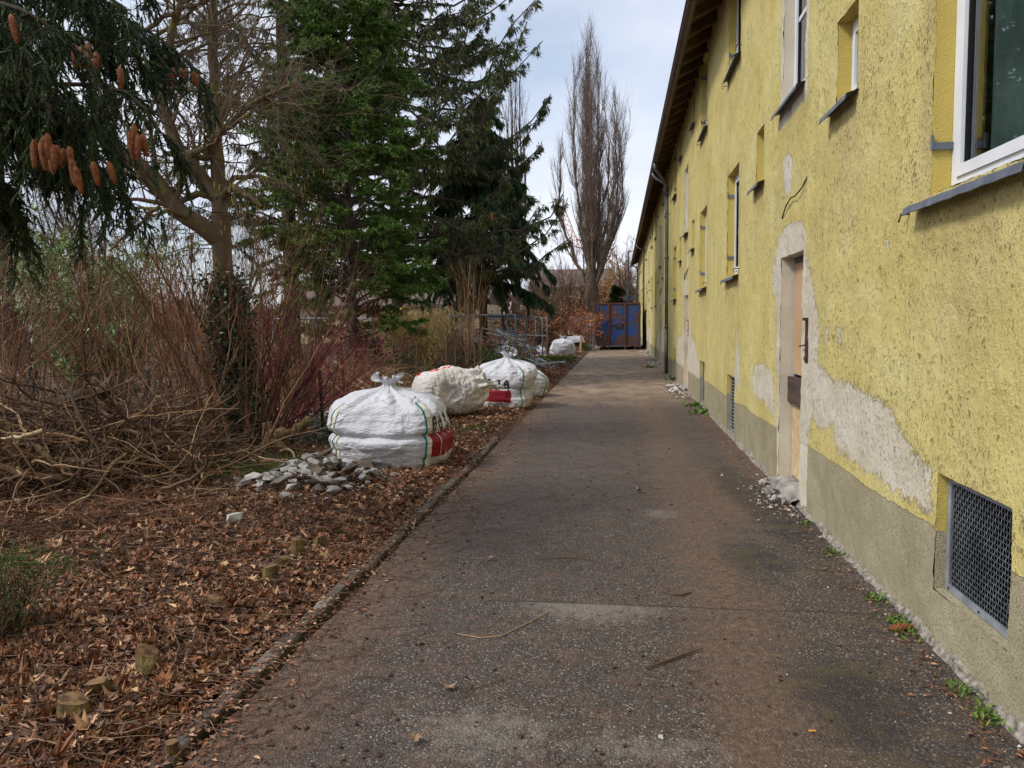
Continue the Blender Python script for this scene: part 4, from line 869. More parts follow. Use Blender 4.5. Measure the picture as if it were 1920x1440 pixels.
def bagbody(a, b, h, seed, nexp=3.4, rnd=0, fold=None, knot=1., flop=(0, 0), sag=0., wr=1., nu=300):
    prof = np.array([(0, 0), (.6, 0), (.86, .005), (.96, .05), (1.0, .18), (1.01, .35), (1.0, .52), (1.0, .66), (.95, .78), (.82, .87), (.62, .94), (.38, .99), (.18, 1.02), (.085, 1.05), (.085, 1.075), (.15, 1.095), (.2, 1.13), (.22, 1.165)])
    if rnd: prof = np.array([(0, 0), (.25, .01), (.5, .04), (.72, .10), (.88, .19), (.97, .30), (1.0, .42), (.99, .55), (.94, .68), (.85, .79), (.7, .88), (.5, .95), (.3, 1.0), (.16, 1.03), (.12, 1.06), (.16, 1.09), (.2, 1.12), (.22, 1.15)])
    s = np.concatenate([[0], np.cumsum(np.hypot(np.diff(prof[:, 0])*max(a, b), np.diff(prof[:, 1])*h))]); sv = np.linspace(0, s[-1], 190)
    r = np.interp(sv, s, prof[:, 0]); z = np.interp(sv, s, prof[:, 1]); kz = np.ones(7)/7
    r[4:-4] = np.convolve(r, kz, 'same')[4:-4]; z[4:-4] = np.convolve(z, kz, 'same')[4:-4]
    ph = np.linspace(0, 2*np.pi, nu, endpoint=False); R_, PH = np.meshgrid(r, ph, indexing='ij'); Z_, _ = np.meshgrid(z, ph, indexing='ij')
    ne = 2+(nexp-2)*sstep(.98, .7, Z_); cs, sn = np.cos(PH), np.sin(PH)
    X_ = a*R_*np.sign(cs)*np.abs(cs)**(2/ne); Y_ = b*R_*np.sign(sn)*np.abs(sn)**(2/ne)
    V = np.stack([X_, Y_, Z_*h], -1); rad = nrm(V*[1, 1, 0]+[1e-6, 0, 0]); body = sstep(.0, .08, Z_)*sstep(1.04, .9, Z_)
    q = V.copy()
    n1 = 1-np.abs(fbm(q*np.array([2.2, 2.2, 13]), 3, seed)); n2 = fbm(q*np.array([1.7, 1.7, 3.]), 2, seed+5); n3 = 1-np.abs(fbm(q*np.array([9, 9, 3]), 2, seed+9))
    n4 = 1-np.abs(fbm(q*np.array([4.5, 4.5, 6])+n2[..., None]*.8, 3, seed+31)); off = body*wr*(.011*(n1-.6)+.024*(n4-.6)+.065*n2)
    sh = sstep(.70, .95, Z_)*sstep(1.16, 1.02, Z_); off += sh*(.05*np.sin(9*PH+seed+2*n2)+.03*np.sin(17*PH+seed*2)+.03*(n3-.6))*np.clip(R_*1.6, .25, 1)
    if fold:
        for fz, dpt, wv in fold:
            dz = (Z_-fz-.015*np.sin(PH*3+seed)); off -= dpt*np.exp(-(dz/.028)**2)-dpt*.35*np.exp(-((dz+.09)/.06)**2)-dpt*.35*np.exp(-((dz-.09)/.06)**2)
    V += rad*off[..., None]
    V[..., 2] += sstep(.75, .95, Z_)*.02*vnoise(q*6, seed+3)
    kn = sstep(1.09, 1.2, Z_)*knot
    V += rad*(kn*(.035*np.sin(5*PH+seed)+.03*np.sin(11*PH)+.03*np.sin(17*PH+2)))[..., None]; V[..., 2] += kn*(.04*np.sin(5*PH+seed+1.2)+.03*np.cos(3*PH+seed)+.02*np.sin(13*PH)-.02)
    hh = np.clip((Z_-.5)/.6, 0, 2)**1.5; V[..., 0] += flop[0]*hh; V[..., 1] += flop[1]*hh
    V[..., 2] = np.maximum(V[..., 2], .0+.012*vnoise(q*8, 2)*(Z_ < .1))
    return V, PH, Z_
def makebag(name, label, pos, a, b, h, yaw, seed, mat, prints=None, straps=(), tilt=None, group=None, **kw):
    V, PH, Z_ = bagbody(a, b, h, seed, **kw); Rm = rotz(yaw)
    if tilt is not None: Rm = Rm@tilt
    g = Geo(); nv, nu = Z_.shape; I_ = np.arange(nv*nu).reshape(nv, nu); J_ = np.roll(I_, -1, 1); f = np.stack([I_[:-1], J_[:-1], J_[1:], I_[1:]], -1).reshape(-1, 4)
    Vf = V.reshape(-1, 3); fc = Vf[f].mean(1); mi = prints(fc) if prints is not None else np.zeros(len(f), int)
    Wd = Vf@Rm.T; zoff = -Wd[:, 2].min() if tilt is not None else 0; base = np.array(pos, float)+[0, 0, zoff]
    o = thing(name, label, 'bag', pos, group); g.add(Wd+base, f, mi); sk = g.build('sack', [mat, M['stamp_black'], M['stamp_red'], M['stamp_orange']], o, smooth=True)
    for phi in straps:
        j = int((phi % 360)/360*nu); rows = np.where((Z_[:, 0] > .04) & (Z_[:, 0] < .86))[0]
        for w0, w1, mm, nm, of in ((-.012, .045, 'cream_strap', 'strap', .008), (-.026, -.008, 'teal', 'stitching', .011)):
            C = V[rows, j]; T_ = nrm(np.gradient(C, axis=0)); dv = V[rows, (j+2) % nu]-V[rows, (j-2) % nu]; dv = nrm(dv); Nn = nrm(np.cross(dv, T_)); 
            rr_ = np.stack([C+dv*w0+Nn*of, C+dv*w1+Nn*of], 1); rr0 = np.stack([C+dv*w0-Nn*.01, C+dv*w1-Nn*.01], 1)
            full = np.concatenate([rr0[:, :1], rr_, rr0[:, 1:]], 1)@Rm.T+base; gg = Geo(); gg.grid(full)
            gg.build(nm, M[mm], o)
    return o
def print1(fc):   # right hand side of the nearest bag
    mi = np.zeros(len(fc), int); s = fc[:, 1]+.55*(fc[:, 0] < .45)*0; z = fc[:, 2]; side = (fc[:, 0] > .40)
    sl_ = s-(.68-np.abs(fc[:, 0]))*.9
    for k in range(5):
        u = (sl_+.42-k*.2)/.1; v = (z-.54)/.115; inr = side & (np.abs(u) < .96); mi[inr & glyph(u, v) & (v > -1.0) & (v < 1.2)] = 1
        mi[inr & (z < .425) & (z > .17) & (np.abs(u) < .93)] = 2
    return mi
def print3(fc):
    mi = np.zeros(len(fc), int); fr = fc[:, 1] < -.2; z = fc[:, 2]+.06*fc[:, 0]
    for k in range(4):
        u = (fc[:, 0]+.305-k*.165)/.082; v = (z-.50)/.115; inr = fr & (np.abs(u) < 1); mi[inr & glyph(u, v) & (v < 1.2) & (v > -1.1)] = 1
        if k: mi[inr & (z < .385) & (z > .15) & (np.abs(u) < .96)] = 2
    return mi
def print5(fc):
    mi = np.zeros(len(fc), int); fr = fc[:, 1] < -.15
    for k in range(4):
        u = (fc[:, 0]+.3-k*.2)/.1; v = (fc[:, 2]-.62)/.11; mi[fr & (np.abs(u) < 1) & glyph(u, v) & (v < 1.2)] = 1; mi[fr & (np.abs(u) < .95) & (fc[:, 2] < .5) & (fc[:, 2] > .25)] = 2
    return mi
def print2(fc):
    mi = np.zeros(len(fc), int); u = (fc[:, 2]-.45)/.2; v = (fc[:, 0]+.05)/.13; fr = fc[:, 1] < -.12
    for st in WA: mi[fr & (seg(u, v*1.6, st) < .2)] = 3
    return mi
makebag('big_bag', 'nearest and largest bulging white big bag behind the rubble heap', (-2.66, 8.72, .0), .655, .56, .89, .0, 3, M['bag'], print1, (230, 316), fold=[(.46, .045, 0)], flop=(.0, 0), knot=1.2)
makebag('big_bag', 'white big bag lying on its side with red lettering on top, second from the viewer', (-3.52, 12.9, .02), .46, .45, 1.35, -1.05, 8, M['bag_dirty'], print2, (), tilt=rotx(-1.48)@rotz(0), wr=1.5, nexp=2.3, knot=.5, rnd=1)
makebag('big_bag', 'upright white big bag with four black letters and a red label, third from the viewer', (-2.25, 14.9, .0), .60, .52, .92, -.05, 12, M['bag'], print3, (222, 310), fold=[(.42, .02, 0)], flop=(.12, 0))
makebag('big_bag', 'low slumped white bag with green seams half hidden behind the lettered bag', (-2.05, 17.1, .02), .42, .42, .62, .5, 17, M['bag'], None, (250, 305), flop=(-.25, 0), wr=1.6, knot=.3)
c_ = D(948, 660, 24.5); makebag('big_bag', 'white bag with black letters standing in front of the steel scrap', (c_[0], 24.5, 0), .38, .36, .9, .1, 21, M['bag'], print5, (300,), nu=160)
makebag('big_bag', 'white bag with a tied knot standing alone on the grass beyond the frames', (-2.70, 37.6, 0), .57, .5, .82, .1, 26, M['bag'], None, (230, 310), nu=160)
makebag('rubbish_bag', 'small crumpled white and red bag left of the far lone bag', (-3.75, 37., 0), .3, .25, .45, .1, 31, M['bag_film'], lambda fc: np.where((fc[:, 0] < -.12) & (fc[:, 2] < .25) & (fc[:, 2] > .08), 2, 0), (), nu=80, wr=2.)
makebag('rubbish_bag', 'small white bin bag on top of the dark soil mound near the container', (-2.35, 42.5, .5), .42, .3, .36, .1, 36, M['bag_film'], None, (), nu=80, wr=2.)
g = Geo(); n = 24; V = np.array([[(-2.2+1.1*i/n-.55, 42.6+1.6*(j/n-.5), .62*math.exp(-((i/n-.5)*3.2)**2-((j/n-.5)*2.8)**2)+.03*math.sin(i*1.7+j)*.5) for j in range(n+1)] for i in range(n+1)]); V[..., 2] += .05*vnoise(V*4, 3)-.03; g.grid(V)
tag(g.build('soil_mound', M['clod'], smooth=True), 'dark mound of soil beside the container under a white bag', 'soil', kind='stuff')

# ================================================================== CONTAINER
cx0, cx1, cy0, cy1 = -1.22, 1.2, 44.9, 50.8; ct = thing('waste_container', 'rusty blue open roll off container standing at the end of the path', 'container', ((cx0+cx1)/2, cy0, 0))
zb, zt = .22, 2.62
g = Geo(); g.box((cx0, cy0+.06, zb), (cx1, cy0+.1, zt)); g.box((cx0, cy1-.05, zb), (cx1, cy1, zt)); g.box((cx0, cy0+.103, zb), (cx0+.05, cy1-.053, zt)); g.box((cx1-.05, cy0+.103, zb), (cx1, cy1-.053, zt)); g.box((cx0+.053, cy0+.103, zb), (cx1-.053, cy1-.053, zb+.06))
g.build('hopper', M['rustblue'], ct)
rust = pm('rust_frame', lin(104, 68, 48), lin(74, 54, 52), 4, .7, .4, 30)
g = Geo(); g.box((cx0-.02, cy0+.02, zt), (cx1+.02, cy0+.14, zt+.08)); g.box((cx0-.03, cy0+.145, zt), (cx0+.06, cy1, zt+.08)); g.box((cx1-.06, cy0+.145, zt), (cx1+.03, cy1, zt+.08)); g.build('top_rail', rust, ct)
for i, xx in enumerate((-.58, .36)):
    g = Geo(); g.box((xx-.045, cy0-.02, .06), (xx+.045, cy0+.057, zt+.09)); g.build('upright', rust, ct)
for xx in (cx0+.0, cx1-.07): g = Geo(); g.box((xx, cy0+.02, zb-.02), (xx+.07, cy0+.058, zt-.003)); g.build('corner_post', M['rustblue'], ct)
g = Geo(); g.tube([(-.53, cy0+.02, 1.47), (-.25, cy0-.02, 1.47), (-.12, cy0-.05, 1.54), (-.03, cy0-.05, 1.54), (.08, cy0-.02, 1.5), (.31, cy0+.02, 1.53)], .035, 8); g.box((-.28, cy0-.01, 1.30), (.14, cy0+.055, 1.40)); g.build('hook_bar', rust, ct)
g = Geo(); g.box((cx0+.2, cy0+.05, .1), (cx0+.32, cy1, zb-.003)); g.box((cx1-.32, cy0+.05, .1), (cx1-.2, cy1, zb-.003))
for yy in (cy0+.4, cy1-.4):
    for xx in (cx0+.26, cx1-.26): g.tube([(xx-.12, yy, .09), (xx+.12, yy, .09)], .09, 12)
g.build('skid', M['iron_rust'], ct)
for yy in np.arange(cy0+.7, cy1, .8):
    for xx in (cx0-.06, cx1+.0): g = Geo(); g.box((xx, yy, zb), (xx+.06, yy+.09, zt-.002)); g.build('side_rib', M['rustblue'], ct)

# ================================================================== FRAMES AND SCRAP
FR = [27.3, 30.3, 33.0, 36.3, 38.9]
for i, yf in enumerate(FR):
    lab = ['nearest', 'second', 'third', 'fourth', 'farthest'][i]+' grey tubular steel drying frame in the row beyond the bags'
    xr, xl, zt_ = D(967+[0, 20, 35, 50, 59][i], 640, yf)[0], D([806, 838, 864, 887, 906][i], 640, yf)[0], 1.92-.02*i
    o = thing('drying_frame', lab, 'steel frame', ((xr+xl)/2, yf, 0), 'steel drying frames in a row')
    for xx, sg in ((xr, -1), (xl, 1)): g = Geo(); g.tube([(xx, yf, -.1), (xx, yf, zt_-.08), (xx+sg*.02, yf, zt_-.02), (xx+sg*.08, yf, zt_)], .036, 10); g.build('post', M['steel_dull'], o, smooth=True)
    g = Geo(); g.tube([(xr-.08, yf, zt_), (xl+.08, yf, zt_)], .036, 10); g.build('crossbar', M['steel_dull'], o, smooth=True)
for i, (xa, xb, yf) in enumerate(((-12.8, -9.6, 27.5), (-13.6, -10.2, 31.))):
    o = thing('drying_frame', ['nearer', 'farther'][i]+' of the two low steel frames left of the green conifer behind the red shrub', 'steel frame', ((xa+xb)/2, yf, 0), 'steel drying frames in a row')
    for xx, sg in ((xb, -1), (xa, 1)): g = Geo(); g.tube([(xx, yf, -.1), (xx, yf, 1.8), (xx+sg*.08, yf, 1.88)], .036, 8); g.build('post', M['steel_dull'], o)
    g = Geo(); g.tube([(xb-.08, yf, 1.88), (xa+.08, yf, 1.88)], .036, 8); g.build('crossbar', M['steel_dull'], o)
rs = random.Random(4)
for i in range(84):
    L = rs.uniform(1.0, 2.6); an = rs.gauss(.1, .5) if i % 3 else rs.gauss(-.9, .3); hh = rs.random()
    cx_, cy_ = -4.0+rs.gauss(0, .55), 28.6+rs.gauss(0, .8); z = .06+1.35*hh*math.exp(-((cx_+4.2)/.8)**2); tl = rs.gauss(0, .18)-(.3 if cx_ > -3.8 else 0)
    dx, dy, dz = math.cos(an)*L/2, math.sin(an)*L/2, math.sin(tl)*L/2
    g = Geo(); a = np.array([cx_-dx, cy_-dy, max(.03, z-dz)]); b_ = np.array([cx_+dx, cy_+dy, max(.03, z+dz)])
    wd = rs.uniform(.05, .12); g.bar(a, b_, wd, .008); sdv = nrm(np.cross(b_-a, (0, 0, 1))); up_ = np.array([0, 0, .02])
    g.bar(a+sdv*wd/2+up_, b_+sdv*wd/2+up_, .006, .045); g.bar(a-sdv*wd/2+up_, b_-sdv*wd/2+up_, .006, .045)
    tag(g.build('steel_profile', M['white_metal'] if rs.random() < .6 else M['steel_dull'], loc=(a+b_)/2), 'bright galvanised steel profile lying crosswise in the scrap heap', 'steel profile', 'steel profiles in the scrap heap')
for i, (x0_, x1_) in enumerate(((947, 941), (953, 948))):
    a = D(x0_+4, 640, 29.5); b_ = D(x1_-3, 545+i*2, 30.3); g = Geo(); a[2] = 0; g.tube([a, (a+b_)/2, b_], .045, 8)
    tag(g.build('steel_pipe', M['steel_dull'] if i else M['bark_grey'], loc=a), ['left brownish', 'right grey'][i]+' one of the two tall pipes leaning out of the scrap heap', 'pipe')
a = D(985, 655, 29); b_ = G(1040, 684); g = Geo(); g.bar((a[0], 29, .75), (b_[0], b_[1], .05), .12, .05); tag(g.build('timber_plank', M['wood_pale'], loc=(b_[0], b_[1], 0)), 'pale timber plank sloping down from the scrap heap to the grass', 'plank')

# ================================================================== VEGETATION
def grow(P, R, n, t0, t1, ang, L, N_, up=0., wig=.12, rf=.6, end=.25, rmin=.002, wt=None, bias=None):
    M_, Np, _ = P.shape; seglen = np.linalg.norm(P[:, -1]-P[:, 0], axis=1) if wt is None else wt
    idx = rng.choice(M_, n, p=seglen/seglen.sum()); t = rng.uniform(t0, t1, n); f = t*(Np-1); i = np.minimum(f.astype(int), Np-2); fr = (f-i)[:, None]
    pos = P[idx, i]*(1-fr)+P[idx, i+1]*fr; tn = nrm(P[idx, i+1]-P[idx, i]); rad = R[idx, i]*(1-fr[:, 0])+R[idx, i+1]*fr[:, 0]
    v = rng.normal(0, 1, (n, 3)); pv = nrm(v-(v*tn).sum(1, keepdims=True)*tn); a = np.radians(rng.normal(ang[0], ang[1], n))[:, None]
    d = np.cos(a)*tn+np.sin(a)*pv
    if bias is not None: d = nrm(d+np.array(bias))
    Ln = L(t, idx) if callable(L) else rng.uniform(L[0], L[1], n)
    Q = walk(pos, d, Ln, N_, wig, up); r0 = np.maximum(np.minimum(rad*rf, rad*.95), rmin)
    return Q, r0[:, None]*np.linspace(1, end, N_)[None]
def hang(P, R): return P, R

def conifer(name, label, cat, base, Ht, tr, zlo, hw, nb, nl, nc, mats, shape=(.12, .5, .35), cl=(.12, .3), cw=(.03, .06), down=1.4, lat=(.25, .35), trunkmat='bark', cones=0, conelen=.14, t0=.15, latdroop=-.06, brown=0, group=None, azf=None, lean=0):
    b0 = np.array(base, float); o = thing(name, label, cat, b0, group)
    zz = np.linspace(0, 1, 14); tp = np.stack([b0[0]+lean*zz*Ht+.04*np.sin(zz*9), b0[1]+0*zz, b0[2]-.1+zz*Ht], -1); g = Geo(); g.tube(tp, tr*(1-.93*zz**1.05), 10, caps=False); g.build('trunk', M[trunkmat], o, smooth=True)
    z = zlo+(Ht-zlo)*rng.random(nb)**.92; az = rng.uniform(0, 2*np.pi, nb) if azf is None else azf(nb); L = np.array([hw(q) for q in z])*rng.uniform(.72, 1.12, nb)
    t = np.linspace(0, 1, 9); hd = np.stack([np.cos(az), np.sin(az), 0*az], -1); s1 = rng.normal(1, .25, nb)
    P = np.zeros((nb, 9, 3)); P[:] = np.stack([b0[0]+lean*z, b0[1]+0*z, b0[2]+z], -1)[:, None]
    P += hd[:, None]*(L[:, None]*t)[..., None]; P[..., 2] += L[:, None]*(shape[0]*t-shape[1]*s1[:, None]*t**2+shape[2]*t**3)
    P[:, 1:, :] += rng.normal(0, .02, (nb, 8, 3))*L[:, None, None]
    gb = Geo(); rb = np.maximum(.010, .012*L)[:, None]*np.linspace(1, .25, 9)[None]; gb.tubes(P, rb, 4)
    gl = Geo()
    # laterals
    idx = rng.choice(nb, nb*nl, p=(L+.3)/(L+.3).sum()); tt = t0+(1-t0)*rng.random(len(idx))**.85; f = tt*8; i = np.minimum(f.astype(int), 7); fr = (f-i)[:, None]
    pos = P[idx, i]*(1-fr)+P[idx, i+1]*fr; tn = nrm(P[idx, i+1]-P[idx, i]); sd_ = np.cross(tn, [0, 0, 1.])*rng.choice([-1, 1], len(idx))[:, None]
    ln = (lat[0]+lat[1]*L[idx]*(1-tt)**.7)*rng.uniform(.5, 1.1, len(idx))
    Q = walk(pos, tn*.75+sd_*rng.uniform(.3, 1.2, len(idx))[:, None]+rng.normal(0, .12, (len(idx), 3)), ln, 5, .12, latdroop)
    gb.tubes(Q, np.maximum(.0035, .008*ln)[:, None]*np.linspace(1, .4, 5)[None], 3)
    gb.build('branches', M[trunkmat], o)
    n = len(idx)*nc; j = rng.integers(len(idx), size=n); u = rng.random(n)**.8*4; i = np.minimum(u.astype(int), 3); fr = (u-i)[:, None]
    C = Q[j, i]*(1-fr)+Q[j, i+1]*fr; tn = nrm(Q[j, i+1]-Q[j, i]); T = tn*rng.uniform(.2, 1., n)[:, None]+rng.normal(0, .33, (n, 3)); T[:, 2] -= down*rng.uniform(.3, 1.1, n)
    gl.cards(C, T, rng.normal(0, 1, (n, 3)), rng.uniform(cl[0], cl[1], n), rng.uniform(cw[0], cw[1], n))
    gl.build('foliage', M[mats], o)
    if brown:
        k = rng.integers(n, size=brown); gn = Geo(); gn.cards(C[k]*[1, 1, 1]+rng.normal(0, .04, (brown, 3)), T[k], rng.normal(0, 1, (brown, 3)), rng.uniform(cl[0], cl[1], brown), rng.uniform(cw[0], cw[1], brown)); gn.build('withered_sprays', M['thuja_brown'], o)
    if cones:
        me = None; cand = rng.permutation(len(P))[:cones*3]; cnt = 0
        for q in cand:
            if cnt >= cones: break
            if z[q] < zlo+.1*(Ht-zlo): continue
            for _ in range(rng.integers(1, 4)):
                pt = P[q, rng.integers(6, 9)]+np.array([rng.normal(0, .12), rng.normal(0, .12), -.05])
                if me is None: c0 = cone_geo((0, 0, 0), (0, 0, -1), conelen, conelen*.19, False).build('cone', M['cone'], o); me = c0; c = c0
                else: c = me.copy(); col.objects.link(c)
                c.location = tuple(pt); cnt += 1
    return o

# ---- D green thuja in the middle
p = D(662, 690, 19.5)
conifer('conifer_tree', 'bright green dense thuja with a visible slim trunk standing in the middle of the garden', 'tree', (p[0], 19.5, 0), 13.5, .13, 1.15,
        lambda z: np.interp(z, [1, 2, 3.2, 5, 7.5, 10, 13.5], [1.6, 2.7, 2.6, 2.35, 1.9, 1.4, .1]), 360, 16, 76, 'thuja', (.55, .45, .0), (.06, .15), (.013, .028), -.12, (.22, .14), 'bark_grey', t0=.28, latdroop=-.02, brown=2600)
# ---- E big open spruce
p = D(745, 640, 27)
conifer('spruce_tree', 'tall open spruce with long upswept branch tips and hanging cones right of the thuja', 'tree', (p[0], 27, 0), 20, .24, 3.2,
        lambda z: np.interp(z, [2, 4, 7, 10, 13, 17, 20], [5.2, 6.0, 6.0, 5.2, 4.3, 2.4, .2]), 290, 17, 24, 'needle_far', (.18, .75, .85), (.12, .34), (.03, .055), 1.5, (.3, .10), 'bark_grey', cones=90, conelen=.19, t0=.3)
# ---- F weeping spruce
p = D(905, 640, 30)
conifer('spruce_tree', 'shorter dense weeping spruce with dark curtains of twigs behind the steel frames', 'tree', (p[0], 30, 0), 10.3, .2, 2.9,
        lambda z: np.interp(z, [.5, 3, 5, 7, 9, 10.3], [2.2, 2.7, 2.6, 2.0, 1.1, .2]), 170, 12, 26, 'needle_weep', (.25, .85, .25), (.2, .5), (.035, .06), 2.6, (.3, .15), 'bark', cones=30, conelen=.18)
# ---- C sparse spruces at left
p = D(548, 640, 26)
conifer('spruce_tree', 'thin tall spruce with a dark trunk and straggly grey green twigs left of the thuja', 'tree', (p[0], 26, 0), 22, .3, 4.5,
        lambda z: np.interp(z, [3, 6, 12, 18, 22], [3.3, 3.6, 3.2, 2.0, .2]), 120, 12, 14, 'needle_thin', (.1, .55, .4), (.14, .4), (.025, .045), 2.6, (.3, .12), 'bark', cones=50, conelen=.19)
p = D(425, 640, 33)
conifer('spruce_tree', 'farther straggly spruce seen through the mossy tree, hung with cones', 'tree', (p[0], 33, 0), 24, .28, 4.5,
        lambda z: np.interp(z, [3, 6, 12, 18, 24], [2.6, 3.0, 3.0, 2.2, .2]), 100, 9, 10, 'needle_thin', (.1, .55, .4), (.16, .45), (.03, .05), 2.6, (.3, .12), 'bark', cones=40, conelen=.19)
p = D(20, 640, 30)
conifer('spruce_tree', 'dark spruce far back at the left edge of the garden', 'tree', (p[0], 30, 0), 20, .28, 2.5,
        lambda z: np.interp(z, [2, 6, 12, 20], [3.2, 3.4, 2.6, .2]), 100, 9, 12, 'needle_far', (.1, .55, .4), (.16, .45), (.03, .06), 2.4, (.3, .12), 'bark')
p = D(1158, 640, 62)
conifer('yew', 'small dark green conical evergreen behind the container', 'tree', (p[0], 62, 0), 4.3, .1, .1, lambda z: np.interp(z, [0, 1, 2.5, 4.3], [1.5, 1.55, 1.0, .1]), 70, 8, 14, 'needle', (.5, .3, 0), (.2, .4), (.08, .14), -.1, (.25, .12), 'bark')

# ---- A near spruce, boughs hanging in from the left
tb = D(-330, 700, 4.9); A = thing('spruce_tree', 'near dark spruce whose heavy boughs with big cones hang in from the upper left', 'tree', (tb[0], 4.9, 0))
g = Geo(); zt_ = np.linspace(0, 9, 12); g.tube(np.stack([tb[0]+.02*np.sin(zt_), 4.9+0*zt_, zt_-.1], -1), .2-.017*zt_, 12, caps=False); g.build('trunk', M['bark'], A, smooth=True)
def P3(l): return np.array([D(x, y, Y) for x, y, Y in l])
BO = [
 [(-330, -140, 4.9), (-150, -120, 4.9), (20, -80, 4.9), (150, -40, 4.9), (235, 15, 4.9)],
 [(-330, -60, 4.9), (-120, -50, 5.3), (80, -20, 5.6), (200, 20, 5.8), (285, 60, 5.9), (330, 90, 5.9), (362, 128, 5.9)],
 [(-330, 60, 4.9), (-100, 90, 4.7), (60, 160, 4.5), (160, 158, 4.45), (230, 155, 4.4), (280, 190, 4.4), (302, 250, 4.4)],
 [(-330, 100, 4.9), (-120, 120, 4.6), (30, 170, 4.3), (120, 195, 4.2), (100, 225, 4.1), (70, 270, 4.1)],
 [(-330, 20, 4.9), (-160, 0, 4.4), (-20, 0, 4.1), (60, 20, 3.9), (110, 60, 3.9)],
 [(-330, 0, 4.9), (-100, 20, 5.2), (60, 50, 5.2), (160, 70, 5.1), (240, 95, 5.0)],
 [(-330, 150, 4.9), (-150, 180, 5.2), (0, 220, 5.4), (110, 260, 5.3), (190, 330, 5.2)],
 [(-330, 220, 4.9), (-200, 250, 4.7), (-60, 300, 4.7), (0, 360, 4.7)],
 [(-330, 30, 4.9), (-150, 40, 5.6), (-20, 90, 5.9), (60, 130, 6.0), (120, 190, 6.0)],
 [(-330, -60, 4.9), (-180, -60, 4.5), (-60, 60, 4.3), (20, 110, 4.2), (60, 170, 4.2)],
 [(-330, -200, 4.9), (-180, -220, 5.), (0, -200, 5.2), (160, -140, 5.2), (260, -60, 5.2)],
 [(-330, 130, 4.9), (-60, 150, 5.0), (120, 190, 5.0), (200, 240, 4.9), (235, 300, 4.9)],
]
def resamp(P, n):
    s = np.concatenate([[0], np.cumsum(np.linalg.norm(np.diff(P, axis=0), axis=1))]); q = np.linspace(0, s[-1], n); R_ = np.stack([np.interp(q, s, P[:, i]) for i in range(3)], -1)
    k = np.array([.25, .5, .25]); 
    for _ in range(2): R_[1:-1] = .25*R_[:-2]+.5*R_[1:-1]+.25*R_[2:]
    return R_
BP = np.array([resamp(P3(b), 18) for b in BO]); BR = .028*np.linspace(1, .3, 18)[None]*np.ones((len(BO), 1))
gb = Geo(); gb.tubes(BP, BR, 7)
# side branches (mostly out to the sides, drooping), then hanging twigs
i1 = rng.integers(len(BO), size=250); f = 17*(.28+.72*rng.random(250)); ii = np.minimum(f.astype(int), 16); fr = (f-ii)[:, None]
pos = BP[i1, ii]*(1-fr)+BP[i1, ii+1]*fr; tn = nrm(BP[i1, ii+1]-BP[i1, ii]); sd_ = nrm(np.cross(tn, [0, 0, 1.]))*rng.choice([-1, 1], 250)[:, None]
S1 = walk(pos, tn*.8+sd_*.9+rng.normal(0, .15, (250, 3)), rng.uniform(.15, .55, 250), 7, .1, -.16); gb.tubes(S1, taper(rng.uniform(.004, .008, 250), 7), 5)
allP = np.concatenate([S1, np.array([resamp(b[5+3*k:9+3*k], 7) for b in BP for k in range(4)])])
nh = 2300; i2 = rng.integers(len(allP), size=nh); f = 6*rng.random(nh)**.8; ii = np.minimum(f.astype(int), 5); fr = (f-ii)[:, None]
pos = allP[i2, ii]*(1-fr)+allP[i2, ii+1]*fr; tn = nrm(allP[i2, ii+1]-allP[i2, ii]); d_ = tn*.8+rng.normal(0, .35, (nh, 3)); d_[:, 2] -= .5
lh = rng.uniform(.12, .42, nh); lh[rng.random(nh) < .1] *= 1.4
S2 = walk(pos, d_, lh, 7, .14, -.22); gb.tubes(S2, taper(np.full(nh, .003), 7, .5), 3)
# foliage shoots: on side branches and hanging twigs
n3 = 23000; src = np.concatenate([S2, allP]); wts = np.concatenate([lh, np.full(len(allP), .45)]); i3 = rng.choice(len(src), n3, p=wts/wts.sum()); f = 6*rng.random(n3); ii = np.minimum(f.astype(int), 5); fr = (f-ii)[:, None]
pos = src[i3, ii]*(1-fr)+src[i3, ii+1]*fr; tn = nrm(src[i3, ii+1]-src[i3, ii]); d_ = tn*1.+rng.normal(0, .5, (n3, 3)); d_[:, 2] -= .25
S3 = walk(pos, d_, rng.uniform(.04, .10, n3), 4, .08, -.08)
gb.build('boughs', M['bark'], A)
gn = Geo(); gn.tubes(S3, np.full((n3, 4), 1.)*rng.uniform(.0035, .006, n3)[:, None]*np.array([[1, 1.1, 1., .5]]), 4)
k = 20; C = (S3[:, :-1]).reshape(-1, 3); Tt = nrm(np.diff(S3, axis=1)).reshape(-1, 3); Ls = np.linalg.norm(np.diff(S3, axis=1), axis=-1).reshape(-1)
rep = 8; C = np.repeat(C, rep, 0)+np.repeat(Tt*Ls[:, None], rep, 0)*rng.random((len(C)*rep, 1)); Tt = np.repeat(Tt, rep, 0); v = rng.normal(0, 1, C.shape); pv = nrm(v-(v*Tt).sum(1, keepdims=True)*Tt)
gn.cards(C, pv*.9+Tt*.8, rng.normal(0, 1, C.shape), rng.uniform(.012, .02, len(C)), np.full(len(C), .0046))
gn.build('foliage', M['needle'], A)
